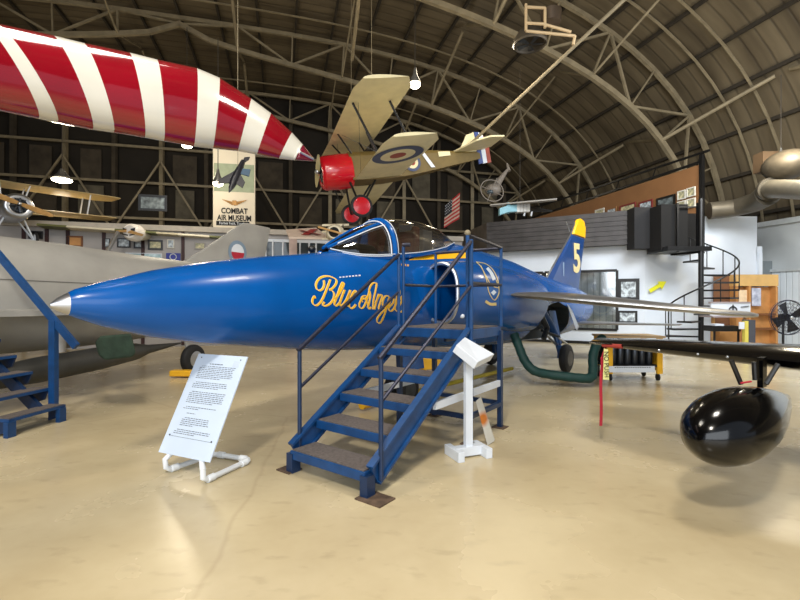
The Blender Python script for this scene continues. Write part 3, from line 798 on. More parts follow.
# wings
def wing(sd, pr, name, m, lab=None):
    """pr: list of (p, s_le, s_te, z, thickness)"""
    rg = []
    for p, a, c, z, t in pr:
        ch = c - a; up_ = []; lo = []
        for f, k in ((0, 0), (.02, .35), (.08, .7), (.25, 1), (.5, .95), (.8, .45), (1, .06)):
            up_.append(T(a + ch * f, sd * p, z + t * k * .55)); lo.append(T(a + ch * f, sd * p, z - t * k * .45))
        rg.append(up_ + lo[::-1][:-1])
    o = MB().loft(rg).build(name, m, jet, smooth=True, sharp=50); return o
for sd in (1, -1):
    w_ = wing(sd, [(.4, 5.7, 9.2, 1.70, .22), (.95, 5.95, 9.1, 1.69, .10), (1.4, 6.35, 9.1, 1.65, .17), (2.2, 6.95, 9.15, 1.56, .17), (4.15, 8.3, 9.3, 1.345, .09), (4.25, 8.5, 9.25, 1.335, .05)], 'wing', silverwing)
    b = MB()
    for p in (1.9, 2.8, 3.6): b.tube([T(9.0, sd * p, 1.72 - .09 * p), T(9.3, sd * p, 1.72 - .09 * p)], .03, 8)
    b.build('flap_track', gunmetal, w_, smooth=True)
    wing(sd, [(.3, 10.9, 12.5, .98, .10), (1.2, 11.5, 12.8, .97, .07), (2.6, 12.5, 13.2, .95, .04)], 'tailplane', silverwing)
# gear
def wheel(parent, c, ax, r, w, name='wheel', hubm=silver):
    c = V(c); ax = V(ax).normalized()
    t_ = MB().lathe(c - ax * w / 2, ax, [(0, r * .62), (.0, r * .8), (w * .12, r * .94), (w * .35, r), (w * .65, r), (w * .88, r * .94), (w, r * .8), (w, r * .62)], 28).build(name, rubber, parent, smooth=True)
    MB().lathe(c - ax * (w / 2 + .01), ax, [(0, r * .2), (.005, r * .55), (w + .015, r * .55), (w + .02, r * .2)], 20).build('hub', hubm, t_, smooth=True)
    return t_
for sd in (1, -1):
    g = T(9.05, sd * .92, .31); lg = MB().tube([T(8.9, sd * .55, 1.35), T(9.0, sd * .72, .75), T(9.05, sd * .80, .34)], [.075, .065, .055], 12).build('main_gear_leg', stairblue, jet, smooth=True)
    MB().tube([T(8.35, sd * .6, 1.0), T(8.95, sd * .72, .62)], .035, 8).build('drag_strut', silver, lg, smooth=True)
    MB().tube([T(8.3, sd * .66, .95), T(8.8, sd * .85, .8)], .03, 8).build('side_strut', gunmetal, lg, smooth=True)
    MB().tube([T(8.25, sd * .68, 1.25), T(8.45, sd * .72, 1.0), T(8.3, sd * .7, .78)], .06, 8).build('hose_bundle', gunmetal, lg, smooth=True)
    MB().add([T(9.75, sd * .70, 1.5), T(10.25, sd * .62, 1.42), T(10.3, sd * .8, .95), T(9.95, sd * .86, .85)], [[0, 1, 2, 3]]).build('gear_door', silver, lg)
    wheel(lg, g, TP, .31, .17, hubm=gunmetal)
    MB().tube([T(8.55, sd * .5, 1.42), T(8.85, sd * .62, 1.05), T(9.0, sd * .70, .8)], [.11, .10, .08], 12).build('upper_strut', stairblue, lg, smooth=True)
    MB().tube([T(8.75, sd * .85, .78), T(9.25, sd * .86, .62)], .022, 8).build('torque_link', silver, lg, smooth=True)
    MB().box(T(8.98, sd * .80, .45), (.05, .04, .14), (TA, TP, up)).build('axle_block', stairblue, lg, bevel=.01)
    MB().add([T(8.80, sd * .62, 1.36), T(9.1, sd * .66, 1.36), T(9.12, sd * .80, .62), T(8.9, sd * .78, .6)], [[0, 1, 2, 3]]).build('gear_door', stairblue, lg)
    dr = MB().loft([[T(9.9 + a, sd * (.66 + .03 * math.sin(k)), z + .0) for k, z in ((0, .75), (1, 1.0), (2, 1.2))] for a in (0, .5, .9)], cap=False, closed=False)
nl = MB().tube([T(4.3, 0, 1.0), T(4.38, 0, .26)], .055, 12).build('nose_gear_leg', stairblue, jet, smooth=True)
for sd in (.12, -.12): wheel(nl, T(4.38, sd, .24), TP, .24, .12, hubm=gunmetal)
MB().add([T(4.0, .22, .98), T(4.75, .22, .98), T(4.7, .26, .55), T(4.1, .26, .55)], [[0, 1, 2, 3]]).build('nose_gear_door', blue, nl)

# --- decals laid on the skin
def hit(px, py, off):
    d = (P(px, py, 1) - V((0, 0, EYE))).normalized(); best = None
    for bv in (bvh_f, bvh_d):
        loc, nor, idx, dist = bv.ray_cast(V((0, 0, EYE)), d)
        if loc is not None and (best is None or dist < best[1]):
            if nor.dot(d) > 0: nor = -nor
            best = (loc + nor * off, dist)
    return best[0] if best else None
def dense(pts, step=.7):
    # Catmull-Rom
    out = []
    q = [pts[0]] + list(pts) + [pts[-1]]
    for i in range(1, len(q) - 2):
        a, b_, c, d = (V(x) for x in q[i - 1:i + 3]); n = max(2, int((c - b_).length / step))
        for k in range(n):
            t = k / n; out.append(.5 * ((2 * b_) + (c - a) * t + (2 * a - 5 * b_ + 4 * c - d) * t * t + (3 * b_ - a - 3 * c + d) * t ** 3))
    out.append(V(pts[-1])); return out
def ribbon(mb, pts, w0, w1, off, nib=(.85, .55)):
    nb = V(nib).normalized(); ds = dense(pts); L = []
    for i, p in enumerate(ds):
        d = (ds[min(i + 1, len(ds) - 1)] - ds[max(i - 1, 0)])
        if d.length < 1e-6: continue
        d.normalize(); n = V((-d.y, d.x)); w = w0 + w1 * abs(d.x * nb.y - d.y * nb.x)
        a = hit(p.x + n.x * w, p.y + n.y * w, off); c = hit(p.x - n.x * w, p.y - n.y * w, off)
        if a and c: L.append((a, c))
    k = len(mb.v)
    for a, c in L: mb.v += [a, c]
    for i in range(len(L) - 1): mb.f.append([k + 2 * i, k + 2 * i + 1, k + 2 * i + 3, k + 2 * i + 2]); mb.m.append(0)
E1 = lambda l: [(305 + x / 10, 265 + y / 10) for x, y in l]
E2 = lambda l: [(350 + x / 10, 270 + y / 10) for x, y in l]
STR = [E1([(185, 155), (188, 200), (172, 240), (140, 255), (112, 235), (108, 190), (135, 142), (180, 118), (230, 114), (270, 125), (300, 140), (312, 165), (300, 200), (270, 235), (240, 250)]),
       E1([(250, 148), (222, 220), (190, 300), (160, 360), (125, 398), (95, 402), (72, 378), (74, 340), (92, 312), (96, 335)]),
       E1([(238, 250), (272, 262), (288, 295), (278, 345), (245, 388), (205, 408), (175, 400), (190, 370)]),
       E1([(300, 340), (335, 290), (372, 225), (385, 185), (372, 178), (352, 215), (325, 290), (300, 355), (292, 390), (310, 408), (345, 375)]),
       E1([(392, 250), (362, 325), (345, 385), (360, 408), (400, 365), (435, 290), (450, 252), (425, 325), (405, 385), (415, 408), (440, 390)]),
       E1([(440, 360), (480, 320), (512, 278), (500, 258), (475, 282), (448, 350), (436, 400), (455, 432), (480, 425), (505, 395)]),
       E2([(125, 320), (108, 295), (128, 262), (165, 262), (150, 300)][::-1]),
       E2([(265, 135), (228, 132), (195, 175), (182, 240), (160, 310), (128, 375), (98, 378), (90, 340), (110, 300), (150, 285), (170, 330), (185, 388), (205, 370)]),
       E2([(265, 135), (250, 215), (232, 300), (225, 392)]),
       E2([(185, 190), (200, 250), (190, 320), (175, 375)]),
       E2([(285, 240), (262, 310), (240, 392)]), E2([(250, 330), (290, 258), (318, 255), (300, 320), (283, 380), (300, 400), (330, 370)]),
       E2([(385, 262), (350, 262), (325, 310), (325, 360), (345, 372), (375, 320), (392, 270), (365, 370), (335, 460), (300, 525), (270, 520), (272, 480), (315, 425), (385, 360)]),
       E2([(385, 375), (425, 330), (435, 290), (415, 285), (390, 330), (383, 385), (400, 412), (430, 395)]),
       E2([(430, 395), (465, 320), (492, 240), (490, 195), (475, 230), (455, 320), (447, 385), (465, 410), (490, 385)]),
       E2([(482, 370), (520, 300), (530, 262), (505, 280), (525, 340), (532, 390), (505, 418), (480, 400)])]
a = MB(); c = MB()
for s_ in STR: k_ = .8 if s_[0][0] > 352 else 1; ribbon(a, s_, .42 * k_, .85 * k_, .006); ribbon(c, s_, .05, .70 * k_, .010)
let = a.build('lettering_outline', goldpale, jet); c.build('lettering', gold, jet)
# gold cheat stripe behind the canopy
b = MB()
def band(mb, tops, bots, off, m=0):
    k = len(mb.v); n = len(tops)
    for t, q in zip(tops, bots):
        for j in range(5):
            f = j / 4; h_ = hit(t[0] + (q[0] - t[0]) * f, t[1] + (q[1] - t[1]) * f, off); mb.v.append(h_ or mb.v[-1])
    for i in range(n - 1):
        for j in range(4): mb.f.append([k + i * 5 + j, k + i * 5 + j + 1, k + (i + 1) * 5 + j + 1, k + (i + 1) * 5 + j]); mb.m.append(m)
def lin(a, b_, n): return [(a[0] + (b_[0] - a[0]) * i / n, a[1] + (b_[1] - a[1]) * i / n) for i in range(n + 1)]
band(b, lin((409, 259.6), (442, 252.2), 12) + lin((444, 252), (466, 252.6), 8), lin((409, 260.4), (442, 259.2), 12) + lin((444, 259), (466, 258.4), 8), .006)
b.build('gold_stripe', gold, jet)
b = MB()
for l in ([(474, 262), (481, 268), (487, 280), (490, 292), (497, 300), (503, 291), (499, 280)], [(474, 262), (486, 264), (495, 270), (501, 280), (503, 291)], [(480, 266), (492, 284), (502, 288)]):
    ribbon(b, [(487 + (x - 488) * .8, y) for x, y in l], .3, .25, .006)
ribbon(b, [(485, 301), (490, 304), (496, 304)], 1.3, .2, .008)
b.build('crest_outline', mat('crest_gold', (214, 190, 120), .4), jet)
for l in ([(487, 268), (491, 273), (494, 280)], [(492, 294), (495, 291)]):
    b = MB(); ribbon(b, l, 1.3, .6, .004); b.build('shoulder_reflection', mat('reflection_pale', (205, 216, 226), .4), jet)  # pale reflections on the intake shoulder, painted on as decals
b = MB(); q = hit(462, 316, .004)
if q: MB().ball(q, .035).build('filler_cap', white, jet, smooth=True)
b = MB()
for x in range(7): ribbon(b, [(339 + x * 3.2, 277.5 - x * .3), (341 + x * 3.2, 277.3 - x * .3)], .5, .2, .006)
b.build('stencil', white, jet)
b = MB()
for x in range(4): ribbon(b, [(398 + x * 2.9, 264.5 + x * .3), (400 + x * 2.9, 264.8 + x * .3)], .9, .2, .006)
b.build('rescue_mark', mat('rescue_mark', (200, 150, 90), .5), jet)

# ================================================================ STAIR PLATFORM
L0 = V((-1.007, 4.235, 0)); Wd = V((.803, -.597, 0)).normalized(); Rd = V((.597, .803, 0)).normalized(); WW = .97
def S(w, r, z): return L0 + Wd * w + Rd * r + up * z
sta = thing('boarding_stairs', S(WW / 2, 1, 0), 'blue steel boarding stairs with gritty treads and handrails beside the jet', 'stairs')
RISE = .212; RUN = .325
PL0, PL1, PLZ = 1.66, 2.52, 1.27
def T3(mb, c, h): return mb.box(c, h, (Wd, Rd, up))
for i in range(5):
    z = RISE * (i + 1); r = -.06 + RUN * i
    t_ = T3(MB(), S(WW / 2, r + .15, z - .045), (WW / 2 - .03, .15, .04)).build('tread', stairblue, sta, bevel=.006)
    T3(MB(), S(WW / 2, r + .155, z - .001), (WW / 2 - .05, .14, .006)).build('tread_grip', tread, t_)
for w in (0, WW):
    a = S(w, .02, .17); c = S(w, PL0 + .05, PLZ - .06); d = (c - a).normalized(); n = d.cross(Wd).normalized()
    b = MB(); L = (c - a).length
    b.box((a + c) / 2, (L / 2, .012, .10), (d, Wd, n))
    s_ = .03 if w == 0 else -.03
    b.box((a + c) / 2 + n * .09 , (L / 2, .035, .012), (d, Wd, n)); b.box((a + c) / 2 - n * .09, (L / 2, .035, .012), (d, Wd, n))
    b.build('stringer', stairblue, sta)
    T3(MB(), S(w + (0.03 if w == 0 else -.03), -.02, .09), (.04, .05, .09)).build('foot', stairblue2, sta)
    T3(MB(), S(w + (-.03 if w == 0 else .05), -.02, .006), (.09 if w == 0 else .13, .08 if w == 0 else .10, .006)).build('foot_plate', rust, sta)
pf = T3(MB(), S(WW / 2, (PL0 + PL1) / 2, PLZ - .06), (WW / 2, (PL1 - PL0) / 2, .055)).build('platform', stairblue, sta, bevel=.006)
T3(MB(), S(WW / 2, (PL0 + PL1) / 2, PLZ), (WW / 2 - .03, (PL1 - PL0) / 2 - .03, .006)).build('platform_grip', tread, pf)
for w in (0, WW):
    for r in (PL0 + .02, PL1 - .03):
        T3(MB(), S(w, r, (PLZ - .05) / 2), (.028, .028, (PLZ - .05) / 2)).build('platform_leg', stairblue2, sta)
        T3(MB(), S(w, r, .006), (.08, .08, .006)).build('foot_plate', rust, sta)
b = MB()
for w in (0, WW): b.beam(S(w, PL0, .30), S(w, PL1, .30), .05)
for r in (PL0, PL1): b.beam(S(0, r, .30), S(WW, r, .30), .05)
b.build('lower_brace', stairblue2, sta)
MB().beam(S(WW / 2, PL0 + .3, PLZ - .16), S(WW / 2, PL1, PLZ - .16), .04).build('cross_brace', stairblue2, sta)
for w in (0, WW):
    MB().beam(S(w, .95, .56), S(w, PL1, .56), .035, .075).build('white_side_bar', white, sta)
# handrails
def rl(a, c, r=.018, m=railblk, nm='rail'): MB().tube([a, c], r, 8).build(nm, m, sta, smooth=True)
def post(w, r, z0, z1, m=stairblue, rr=.02, nm='post'):
    MB().tube([S(w, r, z0), S(w, r, z1)], rr, 10).build(nm, m, sta, smooth=True)
for w in (-.0, WW + .03):
    post(w, .08, .12 if w > .5 else .2, 1.12, m=stairblue2)
    rl(S(w, .06, 1.12), S(w, PL0 + .0, 2.16 if w < .5 else 2.25), .022, nm='handrail')
    rl(S(w, .08, .76), S(w, PL0 + .0, 1.70 if w < .5 else 1.76), .016, nm='mid_rail')
post(0, PL0, PLZ, 2.17, m=stairblue)
post(0, PL0 + .1, PLZ, 2.28); MB().tube([S(0, PL0 + .08, 2.29), S(.09, PL0 + .12, 2.29)], .024, 8).build('rail_stub', railblk, sta, smooth=True)
post(0.0, PL1, PLZ, 2.25)
post(WW + .03, PL0, .3, 2.27, rr=.024); post(WW - .03, PL0 + .03, PLZ, 2.34, rr=.022)
MB().ball(S(WW - .03, PL0 + .03, 2.35), .035).build('post_cap', steel, sta, smooth=True)
post(WW, PL1, PLZ, 2.26)
rl(S(WW - .03, PL0 + .03, 2.33), S(WW, PL1, 2.26), .02, nm='top_rail')
rl(S(WW, PL1, 2.25), S(0, PL1, 2.25), .02, nm='top_rail')
rl(S(WW, PL0, 1.79), S(WW, PL1, 1.79), .018, nm='guard_rail'); rl(S(WW, PL1, 1.79), S(0, PL1, 1.79), .018, nm='guard_rail'); rl(S(0, PL1, 1.79), S(0, PL0 + .1, 1.79), .018, nm='guard_rail')

# white podium with a slanted box
pc = V((.70, 4.62, 0))
t = thing('sign_podium', pc, 'white wooden podium with slanted box top beside the boarding stairs', 'podium')
pxd = V((.93, .37, 0)).normalized(); pyd = V((-pxd.y, pxd.x, 0))
PA = (pxd, pyd, up)
MB().box(pc + up * .60, (.04, .025, .52), PA).build('post', white, t)
b = MB().box(pc - pxd * .16 + up * .05, (.035, .15, .05), PA).box(pc + pxd * .16 + up * .05, (.035, .15, .05), PA).box(pc + up * .06, (.16, .05, .045), PA)
b.build('base', white, t, bevel=.004)
ax_t = (V((.80, -.22, -.50)).normalized(), V((.25, .95, 0)).normalized()); nz = ax_t[0].cross(ax_t[1]).normalized()
ax_y = nz.cross(ax_t[0]).normalized()
tp = [P(456.5, 344.5, 4.46), P(465, 337, 4.72), P(494.5, 354, 4.66), P(478, 362, 4.40)]; nn_ = (tp[1] - tp[0]).cross(tp[2] - tp[1]).normalized(); nn_ = nn_ if nn_.z < 0 else -nn_
MB().prism(tp, nn_ * .09).build('slanted_box', white, t, bevel=.006)
# leaning board
t = MB().prism([P(476, 402, 4.95), P(480.5, 398, 5.0), P(494.5, 441, 5.05), P(487.5, 445.5, 4.95)], V((.01, .03, .01)))
rb = bpy.data.materials.new('weathered_board'); rb.use_nodes = True; nt = rb.node_tree; bs = nt.nodes['Principled BSDF']
tc = nt.nodes.new('ShaderNodeTexCoord'); gr = nt.nodes.new('ShaderNodeTexGradient'); gr.gradient_type = 'SPHERICAL'; mp = nt.nodes.new('ShaderNodeMapping')
mp.inputs['Location'].default_value = (.35, 0, -2.55); mp.inputs['Scale'].default_value = (9, 3, 9); cr = nt.nodes.new('ShaderNodeValToRGB')
cr.color_ramp.elements[0].color = s2l((196, 194, 184)) + (1,); cr.color_ramp.elements[0].position = .1; cr.color_ramp.elements[1].color = s2l((186, 108, 40)) + (1,); cr.color_ramp.elements[1].position = .6
nt.links.new(tc.outputs['Object'], mp.inputs[0]); nt.links.new(mp.outputs[0], gr.inputs[0]); nt.links.new(gr.outputs[1], cr.inputs[0]); nt.links.new(cr.outputs[0], bs.inputs['Base Color'])
o = t.build('leaning_board', rb); tag(o, 'narrow weathered white board with rusty stain leaning behind the podium', 'board')
# tow bar under the stairs
t = thing('tow_bar', G(405, 400), 'yellow tow bar lying on the floor beneath the jet nose gear', 'tow bar')
a = G(364, 411); c = G(512, 373)
MB().tube([a + up * .1, c + up * .1], .04, 12).build('bar', mat('towbar_yellow', (214, 190, 60), .4, 0, .1), t, smooth=True)
MB().tube([a + up * .1 - (c - a).normalized() * .05, a + up * .1 + (c - a).normalized() * .12], .07, 12).build('hitch', yellow, t, smooth=True)
wheel(t, G(408, 400) + up * .17 + V((0, .3, 0)), V((.5, -.8, 0)), .17, .1, 'tow_wheel')
MB().box(P(425, 363.5, 7.0), (.24, .05, .09), (V((1, 0, 0)), V((0, 1, 0)), up)).build('yellow_head', yellow, t, bevel=.01)
MB().tube([P(425, 368, 7.0), P(425, 387, 7.02)], .03, 8).build('upright', yellow, t)

# ================================================================ PLACARD
bl, br, tl, tr_ = P(158, 452, 4.2), P(210, 462.5, 3.92), P(199, 353.5, 4.617), P(247, 356.8, 4.337)
pl = thing('info_placard', (bl + br) / 2 * 1.0 - up * (bl + br).z / 2, 'white printed information placard on a white plastic pipe stand', 'placard')
ex_ = ((br - bl).normalized() + (tr_ - tl).normalized()).normalized(); ey_ = ((tl - bl) + (tr_ - br)).normalized(); ez_ = ex_.cross(ey_).normalized(); ey_ = ez_.cross(ex_)
if ez_.y > 0: ez_ = -ez_
cen = (bl + br + tl + tr_) / 4; bw = ((br - bl).length + (tr_ - tl).length) / 4; bh = ((tl - bl).length + (tr_ - br).length) / 4
MB().box(cen - ez_ * .006, (bw, bh, .006), (ex_, ey_, ez_)).build('board', boardwhite, pl)
b = MB(); rr = random.Random(3)
def line(y, x0, x1, h=.0028):
    x = x0
    while x < x1:
        w = rr.uniform(.012, .045); w = min(w, x1 - x)
        b.box(cen + ex_ * (x + w / 2) + ey_ * y + ez_ * .001, (w / 2, h, .0006), (ex_, ey_, ez_)); x += w + .009
y = bh - .10
line(y, -.12, .06, .004); b.build('title', ink, pl)
for blk, (n, x0, x1) in enumerate(((8, -bw * .72, bw * .72), (4, -bw * .72, bw * .66), (7, -bw * .72, bw * .72), (2, -bw * .72, bw * .6), (1, -bw * .6, bw * .6), (5, -bw * .6, bw * .5), (3, -bw * .72, bw * .66))):
    y -= .026; b = MB()
    for i in range(n): line(y, x0 + (.03 if i == 0 else 0), x1 - (rr.uniform(.05, .3) if i == n - 1 else rr.uniform(0, .02))); y -= .0175
    b.build('paragraph', ink, pl)
b = MB().box(cen + ex_ * bw * .68 + ey_ * (bh - .085) + ez_ * .001, (.04, .032, .0006), (ex_, ey_, ez_)).build('emblem_box', mat('emblem_pale', (196, 208, 224), .6), pl)
b = MB()
for sx_ in (-1, 1): b.ball(cen + ex_ * bw * .82 * sx_ - ey_ * bh * .66 + ez_ * .003, .008, 8, 6); b.ball(cen + ex_ * bw * .8 * sx_ + ey_ * bh * .92 * 1 + ez_ * .003, .006, 8, 6)
b.box(cen - ey_ * bh * .67 + ez_ * .001, (bw * .78, .0012, .0006), (ex_, ey_, ez_)); b.build('screw', gunmetal, pl)
f1, f2 = G(166, 474) + up * .032, G(203, 485) + up * .032; k1, k2 = G(215, 457) + up * .032, G(250, 463) + up * .032
pvc = mat('pvc_pipe', (228, 232, 236), .35, 0, .02)
st1 = MB()
e_ = lambda p, q, f: p + (q - p) * f
st1.tube([cen - ex_ * bw * .62 - ez_ * .03 + ey_ * bh * .1, cen - ex_ * bw * .62 - ez_ * .03 - ey_ * bh * 1.0, f1 + up * .10 - V((.01, .0, 0)), f1 + up * .03, e_(f1, k1, .08), e_(f1, k1, .95), k1 + (k2 - k1) * .06, e_(k1, k2, .94), e_(k2, f2, .05), e_(k2, f2, .92), f2 + up * .03, f2 + up * .10, cen + ex_ * bw * .62 - ez_ * .03 - ey_ * bh * 1.0, cen + ex_ * bw * .62 - ez_ * .03 + ey_ * bh * .1], .025, 12)
st1.build('pipe_frame', pvc, pl, smooth=True)
for p, q in ((f1, k1), (k1, f1), (k1, k2), (k2, k1), (k2, f2), (f2, k2)): d = (q - p).normalized(); MB().tube([p + d * .05, p + d * .12], .033, 12).build('pipe_fitting', pvc, pl, smooth=True)

# ================================================================ STRIPED POINTED BODY, upper left
sw = thing('striped_wing', P(60, 90, 4.0), 'glossy red and white striped tapering aircraft wing pointing in from the upper left', 'wing')
# boundaries: top pixel, bottom pixel; colours run between successive boundaries (True = white)
BT = [((-150, 8), (-110, 92)), ((-118, 10), (-60, 99)), ((-62, 16), (-14, 107)), ((-22, 22), (39, 118)), ((-6, 25), (58, 122)), ((51, 37), (93, 129)), ((82, 44.5), (114, 132)), ((128, 54), (145, 137)), ((156, 61), (164, 140.5)), ((196, 69.5), (194, 146)), ((219, 79), (213, 148)), ((251, 99.5), (238, 150.5)), ((271, 114), (257, 154)), ((292, 133), (279, 158.5)), ((303, 145), (295, 160)), ((313, 158), (313, 161))]
BW = [True, False, True, False, True, False, True, False, True, False, True, False, True]
BT2 = BT[:12]
def bdep(px): return 5.0 - (313 - px) * .0047
SR = []
for (t_, q) in BT:
    a = P(t_[0], t_[1], bdep(t_[0]) + .12); c = P(q[0], q[1], bdep(q[0]) - .02); m_ = (a + c) / 2; h = (a - c) / 2
    ring = []
    for i in range(28):
        an_ = 2 * pi * i / 28; cc, s_ = math.cos(an_), math.sin(an_)
        # bulge pushed along the body, so the stripe curves
        ring.append(m_ + h * cc + (V((m_.x, m_.y, 0)).normalized() + V((-.10, .0, 0))) * (-h.length * .6 * s_) )
    SR.append(ring)
# order from the tip side: ... stripes 4-5 white etc.
cl = {0: 0, 1: 1, 2: 0, 3: 1, 4: 0, 5: 1, 6: 0, 7: 1, 8: 0, 9: 1, 10: 0, 11: 1, 12: 0, 13: 1, 14: 2}
sb = MB()
for i in range(len(SR) - 1):
    sb.mi = cl[i]
    n = 6; rs = []
    for k in range(n + 1):
        f = k / n; p0 = SR[max(0, i - 1)]; p1 = SR[i]; p2 = SR[i + 1]; p3 = SR[min(len(SR) - 1, i + 2)]
        rs.append([p1[j] + (p2[j] - p1[j]) * f for j in range(28)])
    sb.loft(rs, cap=(i == 0 or i == len(SR) - 2))
o = sb.build('skin', [stripered, stripewhite, maroon], sw, smooth=True, sharp=50)
mg = bmesh.new(); mg.from_mesh(o.data); bmesh.ops.remove_doubles(mg, verts=mg.verts, dist=.0005); mg.to_mesh(o.data); mg.free()
MB().tube([P(300, 152, 4.85), P(313.5, 159, 4.95)], .012, 8).build('tip_fitting', silver, sw, smooth=True)

# ================================================================ AIRCRAFT MODELS
def airfoil(x0, c, t, n=9):
    u_ = []; l_ = []
    for i in range(n):
        f = (i / (n - 1)) ** 1.5; y = t * (2.6 * math.sqrt(f) * (1 - f) + .04)
        u_.append((x0 - c * f, y)); l_.append((x0 - c * f, -y * .15))
    return u_ + l_[::-1][:-1]
def wpanel(mb, X, y0, y1, x0, c, z0, z1, t, tip=.25, ns=8, sweep=0):
    rg = []
    for i in range(ns + 1):
        f = i / ns; y = y0 + (y1 - y0) * f
        g = max(0, (f - .85) / .15); cc = c * (1 - tip * g * g); xo = x0 - sweep * f - c * tip * g * g * .35
        rg.append([X(x, y, z0 + (z1 - z0) * f + z) for x, z in airfoil(xo, cc, t)])
    mb.loft(rg)
def biplane(loc, Mx, sc_, label, cat, cols, kind='big', group=None, pa=.37, pr=.65, lz=-.46):
    Mx = Matrix(Mx)
    def X(x, y, z): return V(loc) + Mx @ (V((x, y, z)) * sc_)
    t = thing('biplane' if kind != 'mono' else 'monoplane', loc, label, cat, group)
    cowl, wingm, body, strut, hub_ = cols
    ax = Mx @ V((-1, 0, 0))
    MB().lathe(X(0.02, 0, -.08), ax, [(0, .30 * sc_), (-.03 * sc_, .40 * sc_), (0, .47 * sc_), (.08 * sc_, .52 * sc_), (.55 * sc_, .545 * sc_), (.92 * sc_, .54 * sc_)], 32, False).build('cowling', cowl, t, smooth=True, sharp=60)
    e = MB().lathe(X(-.08, 0, 0), ax, [(0, .02), (.0, .3 * sc_), (.06, .3 * sc_)], 20)
    for i in range(9):
        a = i * 2 * pi / 9; e.tube([X(-.02, .1 * math.cos(a), .1 * math.sin(a)), X(-.02, .34 * math.cos(a), .34 * math.sin(a))], .055 * sc_, 8)
    e.build('engine', gunmetal, t, smooth=True)
    b = MB()
    for s in (1, -1):
        rg = []
        for r, w, tw in [(q * pr, w, tw) for q, w, tw in ((.04, .05, .8), (.3, .09, .5), (.7, .10, .3), (1.1, .08, .2), (1.22, .03, .15))]:
            a = pa
            cy, cz = math.cos(a) * s, math.sin(a) * s; py, pz = -math.sin(a), math.cos(a)
            rg.append([X(.12 + w * tw * k2 * 1.0 + .012 * k3, cy * r + py * w * k2 * (1), cz * r + pz * w * k2) for k2, k3 in ((-1, 0), (0, 1), (1, 0), (0, -1))])
        b.loft(rg)
    b.build('propeller', tan if cowl is not red else linen2, t, smooth=True)
    MB().ball(X(.12, 0, 0), .08 * sc_).build('spinner', silver, t, smooth=True)
    # fuselage
    rg = []
    for x, w, zt, zb in ((-.85, .44, .44, -.46), (-1.3, .40, .42, -.50), (-2.0, .37, .38, -.52), (-2.8, .31, .36, -.48), (-3.8, .22, .28, -.36), (-4.8, .11, .18, -.22), (-5.55, .03, .12, -.12)):
        rg.append([X(x, y, z) for y, z in ((-w, zt * .6), (-w * .6, zt), (w * .6, zt), (w, zt * .6), (w, zb), (-w, zb))])
    MB().loft(rg).build('fuselage', body, t)
    MB().loft([[X(-1.75 + .32 * math.cos(a), .22 * math.sin(a), z) for a in [2 * pi * i / 16 for i in range(16)]] for z in (.36, .45)]).build('cockpit_rim', dark, t)
    span = 3.95
    if kind != 'mono':
        b = MB(); wpanel(b, X, .0, span, -.45, 1.5, .92, 1.0, .07); wpanel(b, X, 0, -span, -.45, 1.5, .92, 1.0, .07); b.build('upper_wing', wingm, t, smooth=True)
        for s in (1, -1):
            b = MB(); wpanel(b, X, s * .35, s * span, -.92, 1.5, lz, lz + (.1 if s > 0 or kind != 'big' else -.28), .07); b.build('lower_wing', wingm, t, smooth=True)
            for y in (2.7,):
                for x0, x1 in ((-1.05, -.6), (-2.05, -1.6)): MB().tube([X(x0, s * y, lz + (.06 if s > 0 or kind != 'big' else -.19)), X(x1, s * y, .95)], .032 * sc_, 6).build('wing_strut', strut, t)
            for x0, x1 in ((-.95, -.6), (-1.7, -1.5)): MB().tube([X(x0, s * .38, .35), X(x1, s * .5, .93)], .028 * sc_, 6).build('cabane_strut', strut, t)
            if kind == 'big':
                MB().tube([X(-.75, s * .4, .92), X(-1.1, s * 2.7, -.38)], .006, 4).tube([X(-1.1, s * .4, -.42), X(-.75, s * 2.7, .95)], .006, 4).build('rigging_wire', gunmetal, t)
    else:
        b = MB(); wpanel(b, X, .0, span, -.75, 1.4, .34, .6, .09); wpanel(b, X, 0, -span, -.75, 1.4, .34, .6, .09); b.build('wing', wingm, t, smooth=True)
    for s in (1, -1):
        MB().tube([X(-.75, s * .3, -.45), X(-.85, s * .68, -1.32)], .034 * sc_, 8).tube([X(-1.6, s * .3, -.48), X(-.9, s * .68, -1.32)], .034 * sc_, 8).build('gear_strut', strut, t)
        w_ = MB().torus(X(-.87, s * .74, -1.33), Mx @ V((0, 1, 0)), .29 * sc_, .055 * sc_, 24, 8).build('wheel', rubber, t, smooth=True)
        MB().lathe(X(-.87, s * .74 - .06, -1.33), Mx @ V((0, 1, 0)), [(0, .1 * sc_), (.02 * sc_, .27 * sc_), (.10 * sc_, .27 * sc_), (.13 * sc_, .1 * sc_)], 24).build('wheel_disc', hub_, w_, smooth=True)
    MB().tube([X(-.88, .68, -1.33), X(-.88, -.68, -1.33)], .025 * sc_, 8).build('axle', strut, t)
    for s in (1, -1):
        MB().prism([X(-4.55, s * .05, .17), X(-4.85, s * 1.15, .17), X(-5.2, s * 1.45, .17), X(-5.75, s * 1.35, .17), X(-5.85, s * .3, .17), X(-5.6, s * .05, .17)], X(0, 0, .05) - X(0, 0, 0)).build('tailplane', wingm, t)
    MB().prism([X(-4.75, .02, .15), X(-5.15, .02, .72), X(-5.45, .02, .80), X(-5.45, .02, .15)], X(0, -.04, 0) - X(0, 0, 0)).build('tail_fin', wingm, t)
    return t, X
S_R = ((-0.93474399, 0.30845608, -0.17637608), (-0.30244229, -0.9512325, -0.06070743), (-0.18650024, -0.00340231, 0.98244902))
t, X = biplane((-2.43, 13.88, 5.57), S_R, 1.0, 'cream and olive biplane with red cowling and roundels hanging from the roof', 'biplane', (red, linen, olive, MATS['black_paint'], red))
